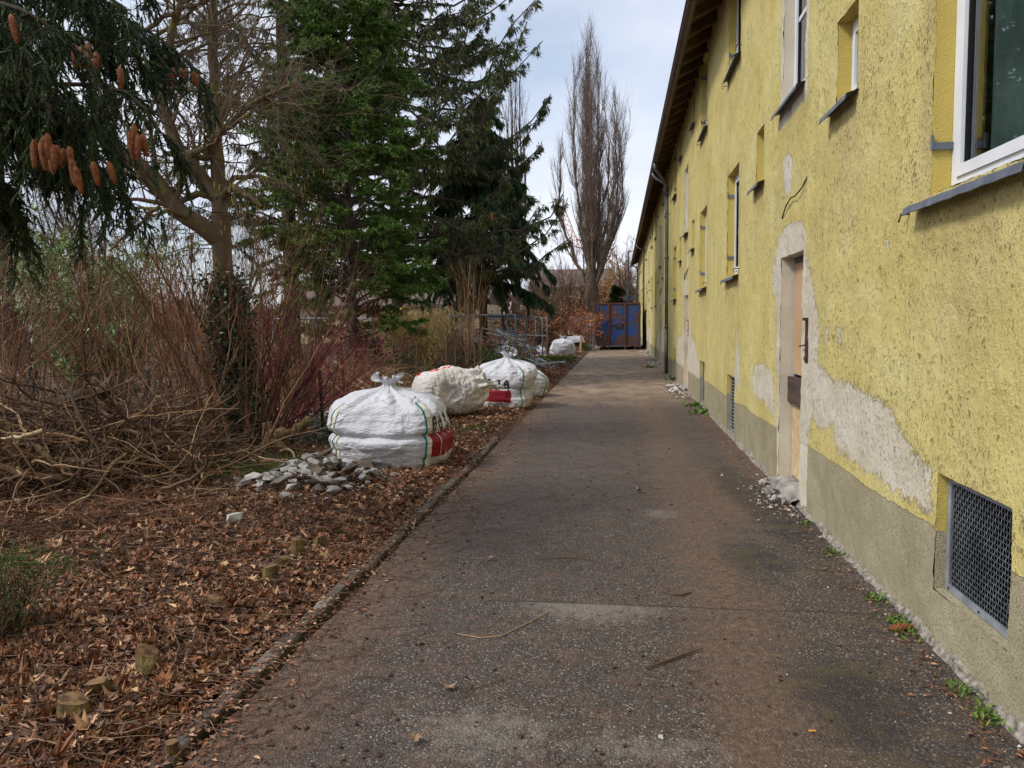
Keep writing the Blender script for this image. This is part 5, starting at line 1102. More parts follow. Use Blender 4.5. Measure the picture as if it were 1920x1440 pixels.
CN = [(20, 27, 4.1, .15), (140, 82, 4.6, .14), (152, 86, 4.6, .13), (165, 80, 4.5, .16), (180, 97, 4.5, .12), (225, 124, 4.7, .13), (319, 132, 5.9, .12), (325, 127, 5.9, .1), (339, 128, 5.9, .09), (350, 128, 5.9, .12), (363, 134, 5.9, .1), (369, 138, 5.9, .1),
 (64, 262, 4.1, .14), (76, 265, 4.1, .14), (82, 256, 4.15, .13), (89, 250, 4.1, .13), (98, 270, 4.1, .13), (89, 280, 4.3, .11), (96, 290, 4.3, .1), (107, 272, 4.3, .1), (119, 278, 4.2, .1), (130, 274, 4.2, .11), (134, 298, 4.1, .13), (140, 310, 4.1, .14), (174, 303, 4.15, .12), (203, 303, 4.2, .11),
 (243, 248, 4.4, .14), (252, 232, 4.4, .14), (259, 252, 4.4, .13), (267, 251, 4.45, .12)]
for i, (x_, y_, Y_, L_) in enumerate(CN):
    q = D(x_, y_, Y_-.4 if Y_ < 5.5 else Y_-.3); cone_geo(q, (rng.normal(.05, .1), rng.normal(0, .1), -1), L_*1.0, .0165).build('cone', M['cone'], A, smooth=False)

# ---- bare trees ------------------------------------------------------------
def limb(l, r0, r1, n=14): 
    P = resamp(P3(l), n); P[1:-1] += rng.normal(0, .012, (n-2, 3)); return P, np.linspace(r0, r1, n)
B = thing('bare_tree', 'gnarled bare tree with moss covered limbs and an ivy clad foot', 'tree', tuple(G(450, 850)[:2])+(0,))
Yb = 9.5
LB = [([(452, 860, Yb), (448, 760, Yb), (436, 660, Yb), (425, 560, Yb), (415, 470, Yb), (412, 400, Yb)], .15, .12), ([(412, 400, Yb), (410, 330, Yb), (404, 260, Yb), (402, 190, 9.6), (398, 100, 9.7), (404, -20, 9.8)], .10, .05),
 ([(412, 450, Yb), (385, 430, 9.4), (345, 400, 9.3), (310, 375, 9.2), (298, 340, 9.2), (270, 310, 9.1), (235, 285, 9.1), (190, 260, 9.)], .125, .07), ([(412, 372, Yb), (385, 335, 9.5), (350, 300, 9.5), (318, 265, 9.4), (308, 220, 9.4), (300, 160, 9.4), (318, 60, 9.3), (350, -20, 9.3)], .10, .035),
 ([(408, 300, Yb), (360, 290, 9.3), (335, 291, 9.3), (308, 288, 9.2)], .05, .03), ([(405, 300, Yb), (385, 280, 9.4), (395, 265, 9.3), (440, 222, 9.2), (466, 192, 9.2), (500, 180, 9.1), (545, 160, 9.)], .055, .02),
 ([(340, 291, 9.3), (375, 286, 9.2), (400, 272, 9.1), (430, 238, 9.), (470, 212, 9.)], .045, .02), ([(412, 372, Yb), (428, 352, 9.4), (448, 355, 9.3), (470, 372, 9.3), (490, 388, 9.3)], .06, .025),
 ([(410, 362, Yb), (425, 340, 9.6), (460, 328, 9.6), (500, 332, 9.6), (545, 352, 9.7)], .045, .015), ([(412, 390, Yb), (395, 365, 9.5), (370, 360, 9.4), (345, 372, 9.3), (325, 382, 9.2)], .05, .03),
 ([(298, 172, 9.4), (340, 166, 9.3), (400, 168, 9.3), (440, 185, 9.3), (462, 194, 9.3)], .03, .012), ([(462, 192, 9.2), (500, 202, 9.2), (530, 198, 9.2), (560, 206, 9.2)], .022, .01),
 ([(270, 60, 9.2), (300, 35, 9.2), (345, 15, 9.2), (390, 0, 9.3), (440, -20, 9.3)], .03, .02), ([(270, 80, 9.4), (305, 60, 9.4), (345, 35, 9.4), (370, 10, 9.4), (400, -30, 9.4)], .03, .015),
 ([(298, 390, 9.2), (270, 412, 9.2), (240, 440, 9.1), (205, 470, 9.1)], .03, .012), ([(290, 393, 9.3), (255, 390, 9.3), (215, 392, 9.3)], .025, .008)]
PL = [limb(*q) for q in LB]; LP = np.array([q[0] for q in PL]); LR = np.array([q[1] for q in PL])
g = Geo(); g.tubes(LP[:1], LR[:1]*(1+.9*np.linspace(1, 0, 14)[None]**5), 12); g.build('trunk', M['bark_moss'], B, smooth=True)
g = Geo(); g.tubes(LP[1:], LR[1:], 9); 
P1, R1 = grow(LP[1:], LR[1:], 150, .15, 1, (45, 15), (.5, 1.5), 9, up=.03, wig=.16, rf=.4, rmin=.006); g.tubes(P1, R1, 5); g.build('limbs', M['bark_moss'], B, smooth=True)
P2, R2 = grow(P1, R1, 1300, .1, 1, (45, 18), (.2, .8), 7, up=.04, wig=.18, rf=.45, rmin=.003)
P3_, R3 = grow(P2, R2, 4200, .1, 1, (40, 15), (.08, .35), 5, up=.04, wig=.2, rf=.5, rmin=.0018)
g = Geo(); g.tubes(P2, R2, 4); g.tubes(P3_, R3, 3); g.build('twigs', M['twig_grey'], B)
g = Geo(); n = 9500; u = rng.random(n); C = LP[0][np.minimum((u**.95*10).astype(int), 12)]+rng.normal(0, 1, (n, 3))*[.13, .13, .13]; T = rng.normal(0, 1, (n, 3))*[1, 1, .5]-[0, 0, .6]; C[:, 2] = np.maximum(C[:, 2], .03)
g.cards(C, T, rng.normal(0, 1, (n, 3))+[0, -1, .5], rng.uniform(.04, .08, n), rng.uniform(.035, .065, n), fold=.15); g.build('ivy', M['ivy'], B)
g = Geo(); n = 90; jj = rng.choice(np.where((P2[:, -1, 0] > D(400, 400, 9.4)[0]) & (P2[:, -1, 2] < 3.6))[0], n); C = P2[jj, rng.integers(2, 7, n)]; g.tubes(np.stack([C, C-[0, 0, .06]], 1)+0, np.full((n, 2), .004), 4); tag(g.build('catkins', pm('catkin', lin(170, 150, 60)), B), kind='stuff')

def baretree(name, label, px_, Y, Ht, tr, spread, fork, nst, n2, n3, mat='bark', tmat='twig_grey', group=None, up=.05, ang=(28, 8), rm=.008, base=None):
    c_ = D(px_, 640, Y) if base is None else np.array([base, Y, 0]); o = thing(name, label, 'tree', (c_[0], Y, 0), group)
    P0 = walk(np.array([[c_[0], Y, -.1]]), np.array([[0, 0, 1.]]), fork, 6, .03); R0 = np.linspace(tr, tr*.75, 6)[None]
    g = Geo(); g.tubes(P0, R0*np.array([[1.35, 1.08, 1, 1, 1, 1]]), 10); g.build('trunk', M[mat], o, smooth=True)
    g = Geo(); a = rng.uniform(0, 2*np.pi, nst); sp = np.radians(rng.normal(ang[0], ang[1], nst)); d = np.stack([np.cos(a)*np.sin(sp), np.sin(a)*np.sin(sp), np.cos(sp)], -1)
    st = P0[0, -1]-np.stack([0*a, 0*a, rng.uniform(0, fork*.35, nst)], -1); P1 = walk(st, d, rng.uniform(.7, 1., nst)*(Ht-fork), 12, .07, up); R1 = taper(rng.uniform(.35, .6, nst)*tr, 12, .12); g.tubes(P1, R1, 6)
    P2, R2 = grow(P1, R1, n2, .15, 1, (38, 12), lambda t, i: spread*(1.15-t)*rng.uniform(.4, 1., len(t)), 8, up=up, wig=.1, rf=.5, rmin=rm); g.tubes(P2, R2, 4); g.build('limbs', M[mat], o)
    P3_, R3 = grow(P2, R2, n3, .1, 1, (35, 14), (spread*.12, spread*.4), 6, up=up, wig=.13, rf=.5, rmin=rm*.55); g = Geo(); g.tubes(P3_, R3, 3); g.build('twigs', M[tmat], o)
    return o
# ---- G the big lombardy poplar
pc = D(1112, 640, 60); o = thing('poplar_tree', 'tall slender bare poplar standing behind the blue container', 'tree', (pc[0], 60, 0))
P0 = walk(np.array([[pc[0], 60, -.1]]), np.array([[0, 0, 1.]]), 7.5, 7, .01); g = Geo(); g.tubes(P0, np.array([[.8, .6, .55, .52, .45, .3, .2]]), 14); g.build('trunk', M['bark_grey'], o, smooth=True)
nst = 24; a = rng.uniform(0, 2*np.pi, nst); r0 = rng.uniform(.05, .35, nst); st = np.stack([pc[0]+r0*np.cos(a), 60+r0*np.sin(a), rng.uniform(3.4, 6.5, nst)], -1)
hw_ = 2.55*rng.random(nst)**.8; hw_[:3] = .3; top = np.interp(hw_, [0, 1.2, 2.2, 3.], [22.4, 20.8, 17., 12.5])*rng.uniform(.92, 1., nst); t = np.linspace(0, 1, 14)
P1 = st[:, None]+np.zeros((nst, 14, 3)); e = np.minimum(1, t*1.9)**.8*(1-.25*np.clip(t-.6, 0, 1)); P1[..., 0] += np.cos(a)[:, None]*hw_[:, None]*e; P1[..., 1] += np.sin(a)[:, None]*hw_[:, None]*e; P1[..., 2] += (top-st[:, 2])[:, None]*t; P1[:, 2:] += rng.normal(0, .07, (nst, 12, 3)); R1 = taper(rng.uniform(.08, .17, nst), 14, .1)
g = Geo(); g.tubes(P1, R1, 6); P2, R2 = grow(P1, R1, 620, .08, .98, (17, 6), (1.2, 3.4), 9, up=.16, wig=.07, rf=.45, rmin=.018); P2[..., 2] = np.minimum(P2[..., 2], 24.8); g.tubes(P2, R2, 4); g.build('limbs', M['bark_pale'], o)
P3_, R3 = grow(P2, R2, 10500, .05, 1, (24, 8), (.5, 1.5), 5, up=.2, wig=.08, rf=.5, rmin=.008); g = Geo(); g.tubes(P3_, R3, 3); g.build('twigs', M['twig_grey'], o)
for i, (px_, Y, Ht, hwm) in enumerate(((968, 74, 27, 2.2),)):
    pc = D(px_, 640, Y); o = thing('poplar_tree', ['slender bare poplar mostly hidden behind the big open spruce', 'lower bare poplar showing just right of the big spruce'][i], 'tree', (pc[0], Y, 0)); nst = 14
    a = rng.uniform(0, 2*np.pi, nst); hw_ = rng.uniform(.2, hwm, nst); st = np.stack([pc[0]+0*a, Y+0*a, rng.uniform(2, 5, nst)], -1); P1 = st[:, None]+np.zeros((nst, 14, 3)); P1[..., 0] += np.cos(a)[:, None]*hw_[:, None]*e; P1[..., 1] += np.sin(a)[:, None]*hw_[:, None]*e
    P1[..., 2] += (Ht*(1-.12*hw_)-4)[:, None]*t; P1[:, 2:] += rng.normal(0, .07, (nst, 12, 3)); R1 = taper(rng.uniform(.1, .2, nst), 14, .1)
    g = Geo(); g.tube([(pc[0], Y, -.1), (pc[0], Y, 5)], [.5, .4], 10, caps=False); g.build('trunk', M['bark_grey'], o); g = Geo(); g.tubes(P1, R1, 5); P2, R2 = grow(P1, R1, 200, .08, .98, (18, 6), (1.2, 3.2), 7, up=.16, wig=.07, rf=.45, rmin=.016); g.tubes(P2, R2, 4); g.build('limbs', M['bark_grey'], o)
    P3_, R3 = grow(P2, R2, 1500, .05, 1, (22, 8), (.4, 1.3), 4, up=.2, wig=.08, rf=.5, rmin=.009); g = Geo(); g.tubes(P3_, R3, 3); g.build('twigs', M['twig_grey'], o)
baretree('bare_tree', 'pale barked bare tree between the poplar and the street lamp', 1168, 68, 9.5, .17, 3.0, 3.4, 6, 70, 900, 'bark_grey', 'twig_grey', rm=.012)
baretree('bare_tree', 'crooked bare tree left of the poplar foot', 1062, 56, 6.5, .16, 3.2, 1.6, 7, 80, 900, 'bark', 'twig_brown', rm=.012, ang=(42, 12))
baretree('bare_tree', 'small bare tree just left of the container', 1085, 52, 5.0, .09, 2.2, 1.2, 6, 60, 600, 'bark', 'twig_brown', rm=.01, ang=(35, 10))
baretree('bare_tree', 'dark leaning bare tree behind the drying frames', 1010, 44, 5.2, .14, 3.6, .8, 9, 110, 1300, 'bark', 'twig_brown', rm=.01, ang=(52, 14))
for i, (px_, Y, Ht) in enumerate(((-60, 16, 8), (60, 22, 9), (170, 30, 13), (210, 30, 7.5), (330, 30, 5.5), (600, 44, 12), (700, 60, 16), (820, 55, 12), (-20, 45, 17), (110, 55, 20), (455, 60, 14))):
    baretree('bare_tree', 'thin bare tree standing in the background behind the garden', px_, Y, Ht, .1+.003*Ht, Ht*.3, Ht*.18, 7, 90, 1000, 'bark', 'twig_brown', 'bare trees in the background', rm=.006+Y*.00012)
for i in range(9):
    baretree('bare_tree', 'brown bare tree in the far row behind the container and poplar', 1000+i*27, 85+9*(i % 3), 7+2.2*((i*5) % 4), .15, 3.2, 2, 8, 90, 1100, 'bark', 'twig_brown', 'bare trees in the far row', rm=.02)

# ---- shrubs ------------------------------------------------------------------
def shrub(name, label, c_, ns, ht, spread, mat, n2=250, n3=700, r=.008, group=None, lean=(0, 0), wig=.06, base=.25, up=.0, cat='shrub', z0=0., rm=.0022):
    o = thing(name, label, cat, (c_[0], c_[1], 0), group); a = rng.uniform(0, 2*np.pi, ns); rr_ = base*np.sqrt(rng.random(ns)); st = np.stack([c_[0]+rr_*np.cos(a), c_[1]+rr_*np.sin(a), np.full(ns, -.02+z0)], -1)
    d = np.stack([np.cos(a)*spread*rng.random(ns)+lean[0], np.sin(a)*spread*rng.random(ns)+lean[1], np.ones(ns)], -1); P1 = walk(st, d, ht*rng.uniform(.55, 1.08, ns), 11, wig, up); R1 = taper(rng.uniform(.6, 1.4, ns)*r, 11, .3)
    g = Geo(); g.tubes(P1, R1, 5); g.build('stems', M[mat], o)
    P2, R2 = grow(P1, R1, n2, .3, 1, (26, 10), (ht*.12, ht*.4), 7, up=.03, wig=.1, rf=.55, rmin=rm); g = Geo(); g.tubes(P2, R2, 3)
    P3_, R3 = grow(P2, R2, n3, .1, 1, (32, 12), (ht*.04, ht*.16), 5, up=.0, wig=.12, rf=.6, rmin=rm*.7); g.tubes(P3_, R3, 3); g.build('twigs', M[mat], o)
    return o
TH = [(-20, 690, 9.0), (60, 690, 9.8), (110, 700, 11.2), (230, 740, 10.4), (262, 740, 11.6), (300, 760, 10.2), (345, 780, 10.0), (372, 780, 11.4), (405, 790, 10.2), (470, 800, 10.3), (15, 690, 12), (-70, 690, 9.6), (440, 800, 9.1), (400, 800, 9.0), (475, 800, 9.2), (520, 780, 12.2), (330, 700, 13.4), (60, 700, 13.8), (580, 700, 13.5)]
for i, (px_, py_, Y) in enumerate(TH):
    c_ = D(px_, 700, Y); ht = [3.0, 3.2, 3.0, 3.3, 3.1, 3.0, 3.3, 3.3, 3.2, 3.4, 3.0][i % 11]*(1. if px_ < 420 else .92)
    shrub('bare_shrub', 'tall bare brown stemmed shrub in the thicket left of the bags', c_, 14+i % 5, ht, .6, 'twig_brown' if i % 4 == 2 else 'twig_red', 110, 300, .010+.001*(i % 5), 'bare shrubs in the left thicket', base=.45, wig=.085, lean=(.22*math.sin(i*2.4), .1*math.cos(i)))
c_ = D(505, 700, 10.4)
shrub('dogwood', 'spreading dark red dogwood leaning right above the bags', c_, 36, 2.3, .85, 'twig_dog', 320, 900, .011, lean=(.55, -.05), wig=.10, base=.28)
c_ = D(640, 700, 15.5); shrub('dogwood', 'second smaller red twigged shrub behind the nearest bag', c_, 24, 2.1, .8, 'twig_dog', 220, 600, .010, wig=.1, base=.4)
c_ = D(885, 700, 19); shrub('bare_shrub', 'slender bare yellow brown shrub before the drying frames', c_, 20, 3.1, .2, 'twig_pale', 150, 300, .010, wig=.04, base=.22, rm=.003)
c_ = D(868, 700, 18); shrub('bare_shrub', 'low bare brown shrub beside the fence stakes', c_, 18, 1.7, .3, 'twig_brown', 120, 260, .008, wig=.05, base=.3)
for i, px_ in enumerate((690,)): c_ = D(px_, 700, 24+i); shrub('bare_shrub', 'low brown twiggy shrub in front of the steel frames', c_, 26, 1.5, .5, 'twig_brown', 180, 400, .009, 'low shrubs by the frames', wig=.07, base=.5, rm=.004)
def leafbush(name, label, c_, ht, wd, n, mat, ls=(.05, .1), lw=(.02, .04), stem='twig_brown', droop=.4, cat='shrub', group=None, ns=20, shape=1.0, base=.2):
    o = thing(name, label, cat, (c_[0], c_[1], 0), group); a = rng.uniform(0, 2*np.pi, ns); st = np.stack([c_[0]+base*np.cos(a), c_[1]+base*np.sin(a), 0*a-.02], -1)
    d = np.stack([np.cos(a)*wd/ht*rng.random(ns)*1.3, np.sin(a)*wd/ht*rng.random(ns)*1.3, np.ones(ns)], -1); P1 = walk(st, d, ht*rng.uniform(.6, 1.02, ns), 9, .07); R1 = taper(rng.uniform(.008, .016, ns), 9)
    P2, R2 = grow(P1, R1, ns*9, .12, 1, (48, 14), (wd*.25, wd*.7), 6, up=.02, wig=.12, rf=.5, rmin=.004); g = Geo(); g.tubes(P1, R1, 5); g.tubes(P2, R2, 3); g.build('stems', M[stem], o)
    j = rng.integers(len(P2), size=n); u = rng.random(n)*5; i = np.minimum(u.astype(int), 4); fr = (u-i)[:, None]; C = P2[j, i]*(1-fr)+P2[j, i+1]*fr+rng.normal(0, .05, (n, 3)); T = nrm(P2[j, i+1]-P2[j, i])+rng.normal(0, .6, (n, 3)); T[:, 2] -= droop; C[:, 2] = np.maximum(C[:, 2], .02)
    g = Geo(); g.cards(C, T, rng.normal(0, .6, (n, 3))+[0, 0, 1], rng.uniform(*ls, n), rng.uniform(*lw, n), fold=.15); g.build('leaves', M[mat], o); return o
c_ = D(195, 700, 13.4); leafbush('laurel', 'green laurel like evergreen bush showing through the left thicket', c_, 3.8, 1.5, 10000, 'laurel', (.09, .16), (.025, .045), droop=.9, ns=26)
c_ = D(690, 700, 22); leafbush('evergreen_bush', 'dark low evergreen bush under the thuja', c_, 1.5, 1.4, 3500, 'ivy', (.06, .1), (.03, .05))
c_ = D(920, 700, 22.5); leafbush('evergreen_bush', 'low fresh green bush behind the lettered bag', c_, .75, 1.0, 3000, 'laurel', (.06, .12), (.03, .05))
c_ = D(820, 700, 19.8); leafbush('evergreen_bush', 'low dark green ground bush behind the fence stakes', c_, .8, 1.7, 5000, 'ivy', (.05, .09), (.03, .05), ns=30, base=.9)
c_ = D(1058, 700, 45); leafbush('beech_bush', 'copper leaved beech bush left of the container', c_, 2.5, 1.9, 5500, 'copper', (.07, .14), (.05, .09), ns=40, base=.9)
c_ = D(1165, 700, 78); leafbush('ochre_bush', 'ochre yellow leaved bush behind the street lamp', c_, 7.5, 3.6, 6000, 'ochre', (.15, .3), (.1, .2), ns=36, base=1.2)
c_ = D(1125, 700, 74); leafbush('ochre_bush', 'dull brown bush behind the poplar foot', c_, 5., 4.2, 5000, 'hedge', (.15, .3), (.1, .2), ns=36, base=2)
c_ = G(25, 1235); leafbush('young_thuja', 'small green and rusty seedling conifer at the left edge', (c_[0]-.16, c_[1]+.1, 0), .42, .26, 4200, 'thuja_dark', (.012, .03), (.004, .008), ns=22, droop=-.1, base=.06)
# hedges: countable sections of beech hedge
for i, px_ in enumerate((700, 790, 870, 945)):
    c_ = D(px_, 700, 41+i); leafbush('beech_hedge', 'brown leaved beech hedge section behind the drying frames', c_, 1.9, 2.6, 4500, 'hedge', (.08, .14), (.05, .09), group='hedge sections behind the frames', ns=60, base=1.5)
c_ = D(870, 700, 24.2)
for i, px_ in enumerate((825, 880, 925)):
    c_ = D(px_, 700, 24.3); leafbush('beech_hedge', 'low rusty leaved hedge section in front of the first drying frame', c_, 1.15, .8, 2600, 'hedge', (.06, .1), (.03, .06), group='low hedge sections', ns=40, base=.5)
# far woodland closing the horizon
g = Geo(); n = 26000; x = rng.uniform(-150, 14, n); y = 105+rng.uniform(0, 22, n); zt_ = 4.5+2.2*vnoise(np.stack([x*.13, y*.1, 0*x], -1), 4)+1.5*vnoise(np.stack([x*.5, y*.1, 0*x], -1), 6); C = np.stack([x, y, zt_*rng.random(n)], -1); T = rng.normal(0, .5, (n, 3))+[0, 0, 1]
g.cards(C, T, rng.normal(0, 1, (n, 3)), rng.uniform(.6, 1.8, n), rng.uniform(.12, .5, n)); tag(g.build('far_woodland', M['hedge']), 'brown leafless woodland closing the view in the distance', 'woodland', kind='stuff')
# pampas reeds
c_ = D(785, 700, 22); o = thing('pampas_grass', 'tall clump of straw coloured pampas grass before the thuja', 'grass clump', (c_[0], 22, 0)); ns = 520; a = rng.uniform(0, 2*np.pi, ns); st = np.stack([c_[0]+.3*np.cos(a)*rng.random(ns), 22+.3*np.sin(a), 0*a], -1)
P1 = walk(st, np.stack([np.cos(a)*.28, np.sin(a)*.28, np.ones(ns)], -1), rng.uniform(1.2, 2.3, ns), 9, .05, -.035); g = Geo(); g.tubes(P1, taper(np.full(ns, .009), 9, .4), 3); g.build('stalks', M['reed'], o)
n = 6500; j = rng.integers(ns, size=n); C = P1[j, rng.integers(5, 9, n)]+rng.normal(0, .02, (n, 3)); T = rng.normal(0, .4, (n, 3))-[0, 0, .7]; g = Geo(); g.cards(C, T, rng.normal(0, 1, (n, 3)), rng.uniform(.08, .3, n), rng.uniform(.018, .04, n)); g.build('plumes', M['reed'], o)
c_ = D(735, 700, 24.5); o = thing('pampas_grass', 'lower straw coloured grass clump left of the tall pampas', 'grass clump', (c_[0], 24.5, 0)); ns = 240; a = rng.uniform(0, 2*np.pi, ns); st = np.stack([c_[0]+.4*np.cos(a)*rng.random(ns), 24.5+.3*np.sin(a), 0*a], -1)
P1 = walk(st, np.stack([np.cos(a)*.4, np.sin(a)*.4, np.ones(ns)], -1), rng.uniform(.9, 1.8, ns), 9, .06, -.08); g = Geo(); g.tubes(P1, taper(np.full(ns, .007), 9, .4), 3); g.build('stalks', M['reed'], o)
# ivy ground cover
g = Geo(); n = 5200; cc = np.array([(G(px_, py_)[0], G(px_, py_)[1], s) for px_, py_, s in ((300, 840, .5), (350, 850, .5), (440, 850, .45), (560, 830, .5), (600, 815, .45), (520, 820, .5), (250, 830, .5), (640, 800, .6), (160, 810, .6))]); j = rng.integers(len(cc), size=n)
x = cc[j, 0]+rng.normal(0, 1, n)*cc[j, 2]; y = cc[j, 1]+rng.normal(0, 1, n)*cc[j, 2]*.8+.2; T, S, Nn = rotmats(n, .3); g.cards(np.stack([x, y, soil(x, y)+rng.uniform(.02, .12, n)], -1), T, Nn, rng.uniform(.04, .08, n), rng.uniform(.03, .06, n), fold=.2)
tag(g.build('ivy_ground_cover', M['ivy']), 'dark glossy ivy creeping over the ground under the thicket', 'ivy', kind='stuff')

# ---- brush piles, logs, driftwood --------------------------------------------
def brush(label, cx_, cy_, rx_, ry_, hh, n, mat, r=(.003, .013), L=(.4, 1.6), nn2=2500):
    x = cx_+rng.normal(0, rx_*.5, n); y = cy_+rng.normal(0, ry_*.5, n); hz = hh*np.exp(-((x-cx_)/rx_)**2-((y-cy_)/ry_)**2); z = hz*rng.random(n)**.6+.03; a = rng.uniform(0, 2*np.pi, n)
    P = walk(np.stack([x, y, z], -1), np.stack([np.cos(a), np.sin(a), rng.normal(0, .22, n)], -1), rng.uniform(*L, n), 10, .2); P[..., 2] = np.clip(P[..., 2], .02, hh*1.45); rr_ = r[0]+(r[1]-r[0])*rng.random(n)**2.5; R_ = taper(rr_, 10, .35)
    g = Geo(); g.tubes(P, R_, 5); Q, RQ = grow(P, R_, nn2, .1, 1, (48, 18), (.08, .4), 6, wig=.22, rf=.6, rmin=.0018); Q[..., 2] = np.maximum(Q[..., 2], .015); g.tubes(Q, RQ, 3)
    return tag(g.build('brush_pile', M[mat]), label, 'brushwood', kind='stuff')
brush('large tangled heap of cut brown branches at the left edge before the thicket', -5.9, 7.7, 1.5, 1.25, .8, 950, 'twig_dark', nn2=4200, r=(.003, .026))
brush('paler cut branches lying through the front of the big brush heap', -5.6, 7.3, 1.5, 1.1, .65, 220, 'twig_pale', nn2=600, r=(.004, .02))
brush('straw brown heap of cut twigs behind the nearest bag', -6.2, 16.6, 2.2, 1.6, .75, 700, 'twig_pale', nn2=2600, L=(.5, 1.9))
brush('flat spread of reddish cut stems on the leaves before the big brush heap', -4.3, 5.9, 1.1, .7, .08, 130, 'twig_red', nn2=150, L=(.5, 1.5), r=(.002, .007))
def log(pts, r, label, mat='bark', k=12, ends=True, nm='log'):
    P = resamp(P3(pts), 12); P[1:-1] += rng.normal(0, .006, (10, 3)); o = thing(nm, label, 'log', tuple(P[0])); g = Geo(); R_ = np.linspace(r[0], r[1], 12)*(1+.04*rng.normal(0, 1, 12)); g.tube(P, R_, k, caps=False); g.build('bark', M[mat], o, smooth=True)
    if ends:
        for e, nx in ((0, 1), (-1, -2)):
            T_ = nrm(P[e]-P[nx]); a_ = nrm(np.cross(T_, [.3, .2, .9])); b_ = np.cross(T_, a_); an = np.arange(k)*2*np.pi/k; ring = P[e]+R_[e]*.98*(np.cos(an)[:, None]*a_+np.sin(an)[:, None]*b_)+T_*.003; g = Geo(); g.add(np.concatenate([ring, (P[e]+T_*.004)[None]]), [[j, (j+1) % k, k] for j in range(k)]); g.build('sawn_end', M['wood_cut'], o)
log([(85, 770, 8.3), (120, 752, 8.0), (162, 737, 7.6)], (.045, .062), 'thick sawn log poking out of the brush heap, lower left of two')
log([(110, 785, 8.6), (160, 748, 8.2), (208, 727, 7.9)], (.045, .055), 'longer sawn log poking out of the brush heap, upper right of two')
log([(105, 800, 8.4), (150, 765, 8.2), (205, 740, 8.2)], (.03, .04), 'thinner dark log directly under the two sawn logs', ends=False)
log([(-30, 860, 6.6), (20, 880, 6.5), (60, 895, 6.5), (125, 897, 6.5)], (.03, .042), 'pale crooked branch low in the front of the brush heap', 'wood_stake')
log([(40, 822, 6.9), (75, 842, 6.8), (95, 865, 6.7), (108, 885, 6.7)], (.028, .036), 'mossy green branch slanting down in the brush heap', 'bark_moss')
log([(0, 822, 6.6), (45, 818, 6.5), (82, 806, 6.5)], (.012, .022), 'yellowish bare branch lying on top of the brush heap at the left edge', 'wood_pale')
log([(245, 850, 8.3), (270, 845, 8.2), (302, 838, 8.1)], (.035, .045), 'short rotten log at the right end of the brush heap', 'wood_old')
log([(60, 935, 6.6), (130, 925, 6.8), (190, 930, 7.)], (.04, .045), 'mossy log lying on the ground under the brush heap', 'bark_moss')
log([(0, 715, 6.0), (10, 780, 5.9), (30, 840, 5.7), (75, 905, 5.6), (140, 965, 5.5), (185, 992, 5.4)], (.005, .009), 'long orange brown rod bending down across the brush heap', 'wood_stake', ends=False, nm='rod')
log([(75, 980, 5.8), (120, 960, 5.8), (128, 944, 5.8), (170, 928, 5.8)], (.008, .006), 'bare yellowish forked stick in front of the brush heap', 'wood_pale', ends=False, nm='rod')
log([(345, 948, 6.9), (300, 946, 6.9), (230, 938, 6.9)], (.01, .007), 'dark straight pole on the ground right of the brush heap', 'twig_dark', ends=False, nm='rod')
for i in range(9):
    a = [(610+rng.uniform(-10, 20), 668+i*5, 17.0), (650+rng.uniform(-5, 20), 700+i*3.4, 16.4), (690+rng.uniform(-20, 5), 722+i*2, 15.8)]
    P = P3(a); g = Geo(); g.tube(P, [.022, .026, .02], 7); tag(g.build('pole', M['wood_pale'] if i % 3 else M['bark_grey'], loc=P[0]), 'pale cut pole in the bundle behind the nearest bag', 'pole', 'cut poles in the bundle')
def rotwood(name, label, chains, seed, mat='wood_old', k=22):
    o = thing(name, label, 'tree stump', tuple(chains[0][0][0][:2])+(0,))
    g = Geo()
    for pts, rr_ in chains:
        n = 26; P = resamp(np.array(pts), n); R_ = np.interp(np.linspace(0, 1, n), np.linspace(0, 1, len(rr_)), rr_)
        b = Geo(); b.tube(P, R_, k); V = np.concatenate(b.v); cen = P[np.argmin(((V[:, None]-P[None])**2).sum(-1), axis=1)]; dv = V-cen; nn_ = fbm(V*np.array([9, 9, 3]), 3, seed)+.6*vnoise(V*np.array([30, 30, 7]), seed+1)
        V = cen+dv*(1+.38*nn_[:, None]); b.v = [V]; g.add(V, np.concatenate(b.q)) ; g.t.append(np.concatenate(b.t)+g.n-len(V)); g.tm.append(np.zeros(sum(len(q) for q in b.t), int))
    g.build('wood', M[mat], o, smooth=True)
Y = 9.1
rotwood('tree_stump', 'upright weathered hollow stump leaning right before the thicket', [(P3([(388, 858, Y), (390, 820, Y), (396, 780, Y), (402, 742, Y)]), [.08, .10, .11, .09]), (P3([(378, 860, Y-.05), (385, 840, Y), (392, 805, Y)]), [.05, .06, .08]), (P3([(405, 850, Y+.05), (408, 815, Y), (410, 775, Y)]), [.035, .03, .05])], 3)
rotwood('tree_stump', 'dark root stump with one thick arm reaching right beside the bag', [(P3([(503, 848, 9.3), (505, 820, 9.3), (500, 792, 9.3)]), [.10, .08, .055]), (P3([(500, 815, 9.3), (530, 815, 9.2), (558, 808, 9.15), (580, 785, 9.1)]), [.06, .07, .07, .045]), (P3([(505, 820, 9.3), (530, 838, 9.1), (548, 848, 9.)]), [.06, .04, .03]), (P3([(500, 825, 9.3), (490, 845, 9.15), (486, 856, 9.05)]), [.06, .04, .03]), (P3([(570, 800, 9.15), (588, 805, 9.1)]), [.04, .03])], 7)
